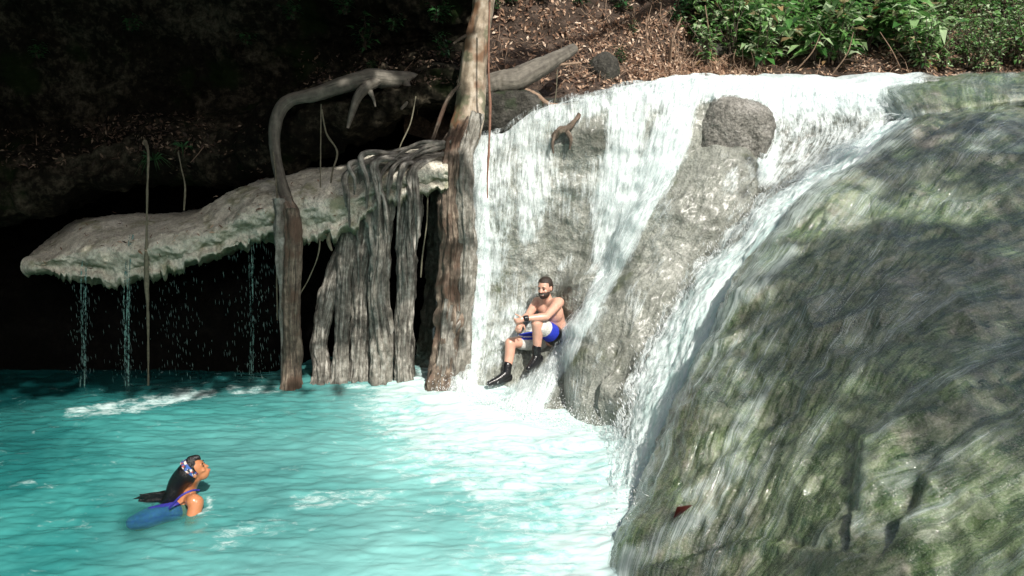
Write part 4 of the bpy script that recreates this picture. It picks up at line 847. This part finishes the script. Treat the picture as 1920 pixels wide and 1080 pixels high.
def fuse(name, parts, vox, mat, parent, smooth=6, mats=None, fm=None, cut=None):
    V, Fc, _ = join(parts); me = bpy.data.meshes.new(name); me.from_pydata(V.tolist(), [], Fc)
    bm = bmesh.new(); bm.from_mesh(me); bmesh.ops.recalc_face_normals(bm, faces=bm.faces); bm.to_mesh(me); bm.free()
    o = bpy.data.objects.new(name, me); S.collection.objects.link(o)
    md = o.modifiers.new('r', 'REMESH'); md.mode = 'VOXEL'; md.voxel_size = vox; md.adaptivity = 0
    ms = o.modifiers.new('s', 'SMOOTH'); ms.factor = .5; ms.iterations = smooth
    dg = bpy.context.evaluated_depsgraph_get(); dg.update(); m2 = bpy.data.meshes.new_from_object(o.evaluated_get(dg)); bpy.data.objects.remove(o); bpy.data.meshes.remove(me)
    nV = np.empty(len(m2.vertices) * 3); m2.vertices.foreach_get('co', nV); nV = nV.reshape(-1, 3); FF = [list(p.vertices) for p in m2.polygons]
    if cut is not None: nV, FF = cut(nV, FF)
    if mats is not None:
        idx = [fm(nV[f].mean(0)) for f in FF]; return mesh_obj(name, nV, FF, None, parent, mats=mats, fmat=idx)
    return mesh_obj(name, nV, FF, mat, parent)
def skin(name, col, rough=.45):
    m = M(name); nz = m.noise(m.obj(), 12, 3, .5); c = m.mix(m.sm(nz, .3, .7), tuple(v * .85 for v in col[:3]) + (1,), col)
    return m.end(m.pr(Base_Color=c, Roughness=rough, Subsurface_Weight=.15, Subsurface_Radius=(.02, .008, .004), Subsurface_Scale=.3))
skm = skin('fair_skin', rgba(.60, .34, .25), .33); skw = skin('tan_skin', rgba(.44, .18, .08), .22)
black = simple('black_neoprene', rgba(.008, .008, .009), .25, 40, .5); hairm = simple('dark_brown_hair', rgba(.025, .015, .010), .5, 120, .8); blackhair = simple('black_wet_hair', rgba(.006, .005, .005), .25, 90, .9)
white = simple('offwhite_cloth', rgba(.55, .54, .50), .8, 60); blue = simple('blue_cloth', rgba(.015, .035, .42), .7, 60); teeth = simple('teeth', rgba(.7, .68, .62), .3); lip = simple('lips', rgba(.35, .10, .08), .5); eyem = simple('dark_eye', rgba(.02, .012, .01), .2)

def hand(wrist, palm_dir, side, nrm, sc=1.0, curl=.9, spread=.12, thumb=1):
    """palm + four unequal bent fingers + thumb as parts to fuse"""
    d = np.array(palm_dir, float); d /= np.linalg.norm(d); s = np.array(side, float); s -= d * (s @ d); s /= np.linalg.norm(s); n_ = np.cross(d, s) * nrm; out = []
    w_ = np.array(wrist, float)
    out.append(cap([w_, w_ + d * .045 * sc, w_ + d * .085 * sc], [.024 * sc, .034 * sc, .030 * sc]))
    for k, (off, L) in enumerate([(-.030, .068), (-.010, .078), (.010, .073), (.029, .058)]):
        b = w_ + d * .085 * sc + s * off * sc; a1 = curl * .5; a2 = curl * 1.1; d1 = d * math.cos(a1) + n_ * math.sin(a1) + s * off * spread * 8; d2 = d * math.cos(a2 + a1) + n_ * math.sin(a2 + a1)
        out.append(cap([b - d * .03 * sc, b, b + d1 * L * .5 * sc, b + d1 * L * .5 * sc + d2 * L * .5 * sc], [.010 * sc, .0098 * sc, .0088 * sc, .0075 * sc], 10, 6))
    b = w_ + d * .03 * sc - s * .03 * sc * thumb; out.append(cap([b, b + (d * .6 - s * thumb * .7 + n_ * .3) * .035 * sc, b + (d * .85 - s * thumb * .75 + n_ * .6) * .06 * sc], [.013 * sc, .011 * sc, .009 * sc], 10, 6))
    return out

# --- seated man
man = empty('person', at(1040, 650, 9.05)); tag(man, 'bearded man in swim shorts and black boots sitting on rock beside the waterfall', 'person')
p = {k: at(*v) for k, v in dict(hipL=(1044, 632, 8.98), hipR=(1024, 637, 9.16), kneeL=(1006, 606, 8.66), ankL=(1006, 668, 8.72), toeL=(991, 690, 8.56), heelL=(1012, 674, 8.78),
      kneeR=(956, 643, 8.78), ankR=(950, 700, 8.66), toeR=(917, 719, 8.54), heelR=(954, 709, 8.70), wst=(1043, 612, 9.04), chest=(1033, 585, 8.99), nb=(1029, 567, 8.97), shL=(1048, 567, 8.86), shR=(1007, 566, 9.12),
      elL=(1024, 594, 8.66), wrL=(984, 597, 8.60), elR=(990, 592, 8.90), wrR=(977, 601, 8.66), head=(1022, 539, 8.92), hipb=(1046, 628, 9.12)).items()}
face = np.array([-.50, -.86, -.10]); face /= np.linalg.norm(face); hup = np.array([-.05, -.05, 1.0]); hup -= face * (hup @ face); hup /= np.linalg.norm(hup); hs = np.cross(face, hup)   # hs: his right->? 
HM = np.stack([hs, face, hup], 1)   # columns: side, forward, up
def hp(s, f, u, c=p['head'], K=HM): return c + K @ np.array([s, f, u])
tt = []
tt += [cap([p['hipL'] * .5 + p['hipR'] * .5 + np.array([.03, .02, 0]), p['wst'], p['chest'] + np.array([0, .02, 0]), p['nb'] + np.array([0, .03, -.03])], [.125, .115, .135, .075], 24)]
fwd = np.array([-.62, -.78, 0]); lat = np.array([.78, -.62, 0])
TM = np.stack([lat, fwd, np.array([0, 0, 1.])], 1)
tt += [ell(p['chest'] + np.array([0, 0, .0]), (.165, .105, .15), TM), ell(p['wst'], (.145, .10, .12), TM), ell((p['hipL'] + p['hipR']) / 2, (.155, .115, .10), TM)]
for s_ in (-1, 1): tt.append(ell(p['chest'] + TM @ np.array([s_ * .07, .07, .045]), (.075, .045, .06), TM))
tt += [cap([p['nb'] + np.array([0, .01, -.04]), p['nb'], p['head'] + np.array([0, .02, -.07])], [.07, .056, .054])]
tt += [cap([p['nb'] + np.array([0, .01, -.03]), p['shL'] + np.array([-.02, 0, 0])], [.06, .062]), cap([p['nb'] + np.array([0, .01, -.03]), p['shR'] + np.array([.02, 0, 0])], [.06, .062])]
tt += [cap([p['shL'], p['shL'] * .5 + p['elL'] * .5, p['elL']], [.062, .053, .043]), cap([p['elL'], p['elL'] * .65 + p['wrL'] * .35, p['wrL']], [.043, .044, .027])]
tt += [cap([p['shR'], p['shR'] * .5 + p['elR'] * .5, p['elR']], [.060, .052, .042]), cap([p['elR'], p['elR'] * .65 + p['wrR'] * .35, p['wrR']], [.042, .043, .027])]
tt += [cap([p['hipL'], p['hipL'] * .5 + p['kneeL'] * .5, p['kneeL']], [.10, .085, .060]), cap([p['kneeL'], p['kneeL'] * .68 + p['ankL'] * .32 + np.array([.012, .012, 0]), p['ankL']], [.060, .060, .038])]
tt += [cap([p['hipR'], p['hipR'] * .5 + p['kneeR'] * .5, p['kneeR']], [.10, .085, .060]), cap([p['kneeR'], p['kneeR'] * .68 + p['ankR'] * .32 + np.array([.012, .012, 0]), p['ankR']], [.060, .060, .038])]
tt += hand(p['wrL'], np.array([-.9, -.05, -.35]), np.array([0, -.3, 1]), 1, 1.0, 1.0, thumb=-1)
tt += hand(p['wrR'], np.array([-.3, -.5, -.8]), np.array([-.9, .1, .2]), 1, 1.0, .8, thumb=1)
# head
tt += [ell(p['head'] + np.array([0, 0, .02]), (.077, .095, .098), HM), ell(hp(0, .022, -.055), (.056, .066, .062), HM), ell(hp(0, .058, -.095), (.030, .028, .022), HM)]
tt += [cap([hp(0, .088, .012), hp(0, .108, -.022)], [.011, .015], 10, 6), ell(hp(.016, .092, -.026), (.009, .010, .008), HM), ell(hp(-.016, .092, -.026), (.009, .010, .008), HM)]
for s_ in (-1, 1): tt += [ell(hp(s_ * .079, -.004, -.006), (.010, .019, .031), HM), ell(hp(s_ * .034, .070, -.022), (.026, .020, .018), HM), ell(hp(s_ * .030, .083, .030), (.024, .010, .008), HM)]
fuse('body', tt, .0068, skm, man, 5)
hr = [ell(hp(0, -.012, .042), (.083, .098, .086), HM), ell(hp(0, -.045, .0), (.078, .07, .085), HM)]
def cutface(V, FF):
    L = (V - p['head']) @ HM; keep = ~((L[:, 1] > .035) & (L[:, 2] < .074)) & ~((L[:, 1] > -.005) & (L[:, 2] < .012)) & ~(L[:, 2] < -.055)
    return V, [f for f in FF if keep[f].all()]
fuse('hair', hr, .006, hairm, man, 2, cut=cutface)
bd = [ell(hp(0, .030, -.066), (.066, .070, .058), HM), ell(hp(0, .062, -.098), (.036, .034, .024), HM)]
def cutbeard(V, FF):
    L = (V - p['head']) @ HM; keep = (L[:, 2] < -.036 + np.clip((.06 - L[:, 1]) * .9, 0, .045)) & (L[:, 1] > -.01) & ~((np.abs(L[:, 0]) < .027) & (L[:, 2] > -.070) & (L[:, 2] < -.052) & (L[:, 1] > .05)); return V, [f for f in FF if keep[f].all()]
fuse('beard', bd, .005, hairm, man, 2, cut=cutbeard)
mesh_obj('teeth', *ell(hp(0, .091, -.060), (.025, .008, .0075), HM)[:2], teeth, man); mesh_obj('lips', *ell(hp(0, .089, -.070), (.024, .008, .006), HM)[:2], lip, man)
for s_ in (-1, 1):
    mesh_obj('eye', *ell(hp(s_ * .031, .088, .008), (.013, .007, .0055), HM)[:2], eyem, man); mesh_obj('eyebrow', *ell(hp(s_ * .032, .093, .032), (.021, .006, .0045), HM)[:2], hairm, man)
mesh_obj('moustache', *ell(hp(0, .100, -.046), (.030, .008, .007), HM)[:2], hairm, man)
# shorts
hemL = p['hipL'] * .22 + p['kneeL'] * .78; hemR = p['hipR'] * .34 + p['kneeR'] * .66
sp_ = [cap([p['hipL'], p['hipL'] * .5 + p['kneeL'] * .5, hemL], [.122, .108, .096], 24), cap([p['hipR'], p['hipR'] * .5 + p['kneeR'] * .5, hemR], [.122, .108, .098], 24), ell((p['hipL'] + p['hipR']) / 2 + np.array([.02, .02, .02]), (.185, .142, .115), TM)]
def fm(c):
    aL = p['kneeL'] - p['hipL']; tL = ((c - p['hipL']) @ aL) / (aL @ aL); dL = np.linalg.norm(c - (p['hipL'] + aL * np.clip(tL, 0, 1)))
    aR = p['kneeR'] - p['hipR']; tR = ((c - p['hipR']) @ aR) / (aR @ aR); dR = np.linalg.norm(c - (p['hipR'] + aR * np.clip(tR, 0, 1)))
    if dR < dL and tR > .15:
        u = c[2] - (p['hipR'] + aR * tR)[2]; return (1 if (u > .045 and not .068 < u < .078) else 0) if tR > .2 else 0
    if tL < .06: return 0
    if tL < .32: return 2
    if tL < .62: return 1
    return 0
fuse('shorts', sp_, .008, None, man, 4, [white, blue, black], fm)
for nm, a, h_, t, k in (('boot', 'ankL', 'heelL', 'toeL', 'kneeL'), ('boot', 'ankR', 'heelR', 'toeR', 'kneeR')):
    top = p[a] * .72 + p[k] * .28; fuse(nm, [cap([top, p[a]], [.054, .050]), ell(p[h_], (.045, .05, .04)), cap([p[h_] + np.array([0, 0, .01]), p[h_] * .45 + p[t] * .55, p[t]], [.048, .046, .032]), cap([p[a] * .9 + p[t] * .1, p[t] * .5 + p[a] * .5 + np.array([0, 0, -.01]), p[t]], [.046, .040, .03])], .007, black, man, 3)
wd = (p['wrL'] - p['elL']); wd /= np.linalg.norm(wd); mesh_obj('wristwatch', *cap([p['wrL'] - wd * .028, p['wrL'] - wd * .004], [.034, .034])[:2], black, man)
wd = (p['wrR'] - p['elR']); wd /= np.linalg.norm(wd); mesh_obj('wristband', *cap([p['wrR'] - wd * .02, p['wrR'] + wd * .004], [.033, .033])[:2], black, man)

# --- swimming woman
wom = empty('person', at(345, 950, 6.05)); tag(wom, 'woman swimming in the pool with long black hair, patterned headband and blue swimsuit', 'person')
q = {k: at(*v) for k, v in dict(head=(366, 882, 6.12), neck=(358, 912, 6.16), shN=(368, 940, 5.96), shF=(352, 932, 6.36), up=(345, 948, 6.14), mid=(312, 966, 6.14), hip=(262, 985, 6.16), elN=(352, 990, 5.80), haN=(400, 1010, 5.72)).items()}
wf = np.array([.80, .22, .42]); wf /= np.linalg.norm(wf); wu = np.array([-.40, -.08, 1.0]); wu -= wf * (wu @ wf); wu /= np.linalg.norm(wu); ws = np.cross(wf, wu); WM = np.stack([ws, wf, wu], 1)
def wp(s, f, u): return q['head'] + WM @ np.array([s, f, u])
tt = [cap([q['up'], atz(312, 961, -.09), atz(262, 978, -.18)], [.112, .085, .08], 24), cap([q['shN'] + np.array([-.02, 0, .0]), q['shF']], [.062, .062], 20), cap([q['up'] + np.array([0, 0, .03]), q['neck'], q['head'] + WM @ np.array([0, -.02, -.05])], [.085, .052, .05]),
      cap([q['shN'] + np.array([0, 0, -.01]), q['elN'] + np.array([0, 0, -.14]), q['haN'] + np.array([0, 0, -.20])], [.060, .044, .030]), cap([q['shF'], at(395, 945, 6.5) + np.array([0, 0, -.15])], [.056, .045])]
tt += hand(q['haN'] + np.array([0, 0, -.20]), (1, -.2, -.1), (0, 1, 0), 1, .9, .4)
tt += [ell(wp(0, 0, .02), (.073, .092, .095), WM), ell(wp(0, .030, -.055), (.050, .060, .055), WM), ell(wp(0, .052, -.082), (.024, .024, .018), WM), cap([wp(0, .083, .012), wp(0, .099, -.022)], [.010, .012], 10, 6), ell(wp(0, .088, -.052), (.020, .012, .007), WM), ell(wp(0, .085, -.066), (.018, .012, .007), WM)]
for s_ in (-1, 1): tt += [ell(wp(s_ * .074, -.006, -.012), (.009, .018, .028), WM), ell(wp(s_ * .032, .064, -.022), (.024, .02, .018), WM), ell(wp(s_ * .028, .080, .03), (.02, .01, .007), WM)]
fuse('body', tt, .0065, skw, wom, 5)
hr = [ell(wp(0, -.018, .038), (.082, .095, .085), WM), ell(wp(0, -.06, .0), (.078, .07, .085), WM), cap([wp(0, .02, .10), wp(0, .072, .088), wp(0, .085, .070)], [.034, .026, .012]), cap([wp(-.06, .02, .06), wp(-.072, .035, .02), wp(-.074, .030, -.02)], [.022, .018, .008]), cap([wp(.06, .02, .06), wp(.072, .035, .02), wp(.074, .030, -.02)], [.022, .018, .008])]
hr += [cap([wp(0, -.06, .02), at(335, 905, 6.12), at(322, 932, 6.10), at(305, 950, 6.12)], [.085, .080, .065, .045], 20), cap([at(325, 925, 6.12), at(300, 927, 6.13), at(275, 930, 6.14), at(250, 936, 6.14)], [.045, .026, .018, .006]), cap([at(318, 935, 6.1), at(290, 938, 6.1), at(262, 944, 6.1)], [.03, .018, .006])]
rd = random.Random(3)
for k in range(26):
    e = at(250 + rd.uniform(0, 40), 932 + rd.uniform(-6, 16), 6.1); hr.append(cap([at(325, 925 + rd.uniform(-6, 12), 6.08), at(295, 932 + rd.uniform(-8, 8), 6.1), e + np.array([0, 0, 0])], [.020, .011, .005], 8, 8))
def cutw(V, FF):
    L = (V - q['head']) @ WM; keep = ~((L[:, 1] > .035) & (L[:, 2] < .06) & (np.abs(L[:, 0]) < .2) & (L[:, 2] > -.2)) & ~((L[:, 1] > -.0) & (L[:, 2] < .0) & (L[:, 2] > -.15)); return V, [f for f in FF if keep[f].all()]
fuse('hair', hr, .006, blackhair, wom, 2, cut=cutw)
# headband: ring across the crown
m = M('patterned_headband'); nn_ = m.n('TexVoronoi', {'Vector': m.obj(), 'Scale': 55.0}).outputs[1]; sx = m.n('SeparateColor', {0: nn_})
hbm = m.end(m.pr(Base_Color=m.ramp(sx.outputs[0], [(0, rgba(.02, .08, .30)), (.3, rgba(.55, .50, .42)), (.5, rgba(.02, .02, .03)), (.7, rgba(.35, .06, .04)), (.85, rgba(.6, .5, .4))], 'CONSTANT'), Roughness=.7))
V = []; na = 40
for i in range(na + 1):
    a = math.pi * (i / na * 1.3 - .15)
    for wdt in (-.026, -.012, 0, .012, .026): V.append(wp(math.cos(a) * .088, -.005 + wdt - .030 * math.sin(a), .030 + math.sin(a) * .096 - abs(wdt) * .1))
mesh_obj('headband', np.array(V), gfaces(na + 1, 5), hbm, wom)
for s_ in (-1, 1): mesh_obj('eye', *ell(wp(s_ * .03, .083, .008), (.012, .006, .005), WM)[:2], eyem, wom); mesh_obj('eyebrow', *ell(wp(s_ * .03, .088, .03), (.018, .005, .004), WM)[:2], blackhair, wom)
mesh_obj('lips', *ell(wp(0, .096, -.058), (.017, .008, .009), WM)[:2], lip, wom)
purple = simple('purple_blue_suit', rgba(.022, .022, .22), .6, 40)
fuse('swimsuit', [cap([atz(326, 957, -.060), atz(304, 963, -.080), atz(278, 971, -.095), atz(250, 980, -.12)], [.088, .080, .085, .06], 24)], .008, purple, wom, 4)
st_ = [at(322, 952, 5.98) + np.array([0, -.04, .02]), at(343, 932, 5.98) + np.array([0, -.04, .03]), at(362, 921, 6.02) + np.array([0, -.03, .02]), at(373, 919, 6.06)]
mesh_obj('shoulder_strap', *cap(st_, [.009] * 4, 8)[:2], purple, wom)

# ---------------------------------------------------------------- unseen trees added to shade the left bank and dapple the slab
SUNV = np.array(SUN)
holes = []
for hx, hy, hr_ in [(1752, 945, .30), (1785, 385, .34), (1735, 345, .16), (1570, 622, .09), (1500, 300, .12), (1905, 470, .12), (1890, 1060, .18), (1330, 900, .10), (1480, 560, .08), (1640, 480, .10), (1640, 195, .16), (1850, 600, .09), (1700, 640, .08), (1590, 780, .10), (1430, 760, .08)]:
    h, _ = hit(hx, hy, BS)
    if h is not None: holes.append((np.array(h), hr_))
for c0_, r_ in [((1480, 400, 8.3), .30), ((1400, 480, 8.0), .30), ((1340, 560, 7.75), .28), ((1290, 640, 7.5), .28), ((1250, 730, 7.2), .28), ((1215, 820, 6.9), .28), ((1190, 900, 6.6), .28), ((1170, 980, 6.2), .3), ((1560, 340, 8.5), .22), ((1630, 270, 8.8), .22), ((1550, 165, 9.8), .4), ((1660, 160, 9.8), .35), ((1740, 155, 9.8), .25), ((1500, 220, 9.3), .35), ((1440, 200, 9.5), .35), ((1580, 205, 9.3), .35), ((1640, 200, 9.2), .35), ((1700, 175, 9.6), .3), ((1480, 300, 9.2), .3)]:
    holes.append((at(*c0_), r_))
def lit_slab(v):   # keep the gaps in the crown through which the sun reaches the slab, and the falls and pool sunny
    for h, r_ in holes:
        w_ = v - h; t = w_ @ SUNV
        if np.linalg.norm(w_ - SUNV * t) < r_: return True
    g = v - SUNV * (v[2] - 3.25) / SUNV[2]
    if 8.7 < g[1] < 11.5 and proj(g)[0] < 1760: return True
    g = v - SUNV * (v[2] - .1) / SUNV[2]; x, _ = proj(g)
    if g[1] < 9 and x < 1175: return True
    g = v - SUNV * (v[1] - 8.9) / SUNV[1]
    return g[2] > 0 and g[2] < 3.6 and proj(g)[0] < 1400
def lit_falls(v):
    g = v - SUNV * v[2] / SUNV[2]
    if g[1] < 8.7: return True
    g = v - SUNV * (v[1] - 9.2) / SUNV[1]
    return g[2] > -.2 and g[2] < 4.5 and proj(g)[0] > 850
def canopy_tree(x, y, z, rx, ry, rz, n, label, L=.34, trunk=None, skip=None):
    root = empty('tree', (trunk[0], trunk[1], trunk[2])); tag(root, label, 'tree'); lm = LeafMesh(); cl = [(random.gauss(0, .45), random.gauss(0, .45), random.gauss(0, .4)) for _ in range(max(6, n // 60))]
    for k in range(n):
        c = random.choice(cl); v = np.array([x + (c[0] + random.gauss(0, .10)) * rx, y + (c[1] + random.gauss(0, .10)) * ry, z + (c[2] + random.gauss(0, .15)) * rz]); a = random.uniform(0, 6.28)
        if skip is not None and skip(v): continue
        lm.add(v, np.array([math.cos(a), math.sin(a), random.uniform(-.4, .3)]), np.array([random.gauss(0, .3), random.gauss(0, .3), 1]), L * random.uniform(.6, 1.2), L * .5, .2)
    lm.build('crown', MT['leaf'], root)
    V, Fc, _ = join([wtube(cr(np.array([[trunk[0], trunk[1], trunk[2]], [(trunk[0] * 2 + x) / 3, (trunk[1] * 2 + y) / 3, z * .6], [x, y, z]]), np.linspace(0, 1, 12)), .25, .04, 10)]); mesh_obj('trunk', V, Fc, MT['rootbrown'], root)
canopy_tree(-2.8, 3.6, 9.2, 5.2, 3.0, 1.2, 11000, 'large unseen leafy tree placed to shade the cave side', .36, (-9.6, 5.5, 5), lit_falls)
canopy_tree(7.5, -3.3, 13.0, 3.5, 3.7, 1.0, 5600, 'unseen leafy tree placed to shade and dapple the wet slab', .26, (8.5, -9.0, 0), lit_slab)
canopy_tree(3.9, 2.2, 14.0, 1.6, 1.8, .8, 600, 'high unseen leafy tree placed to shade the brown slope', .30, (6.5, 17.0, 6), lambda v: lit_falls(v) or lit_slab(v))
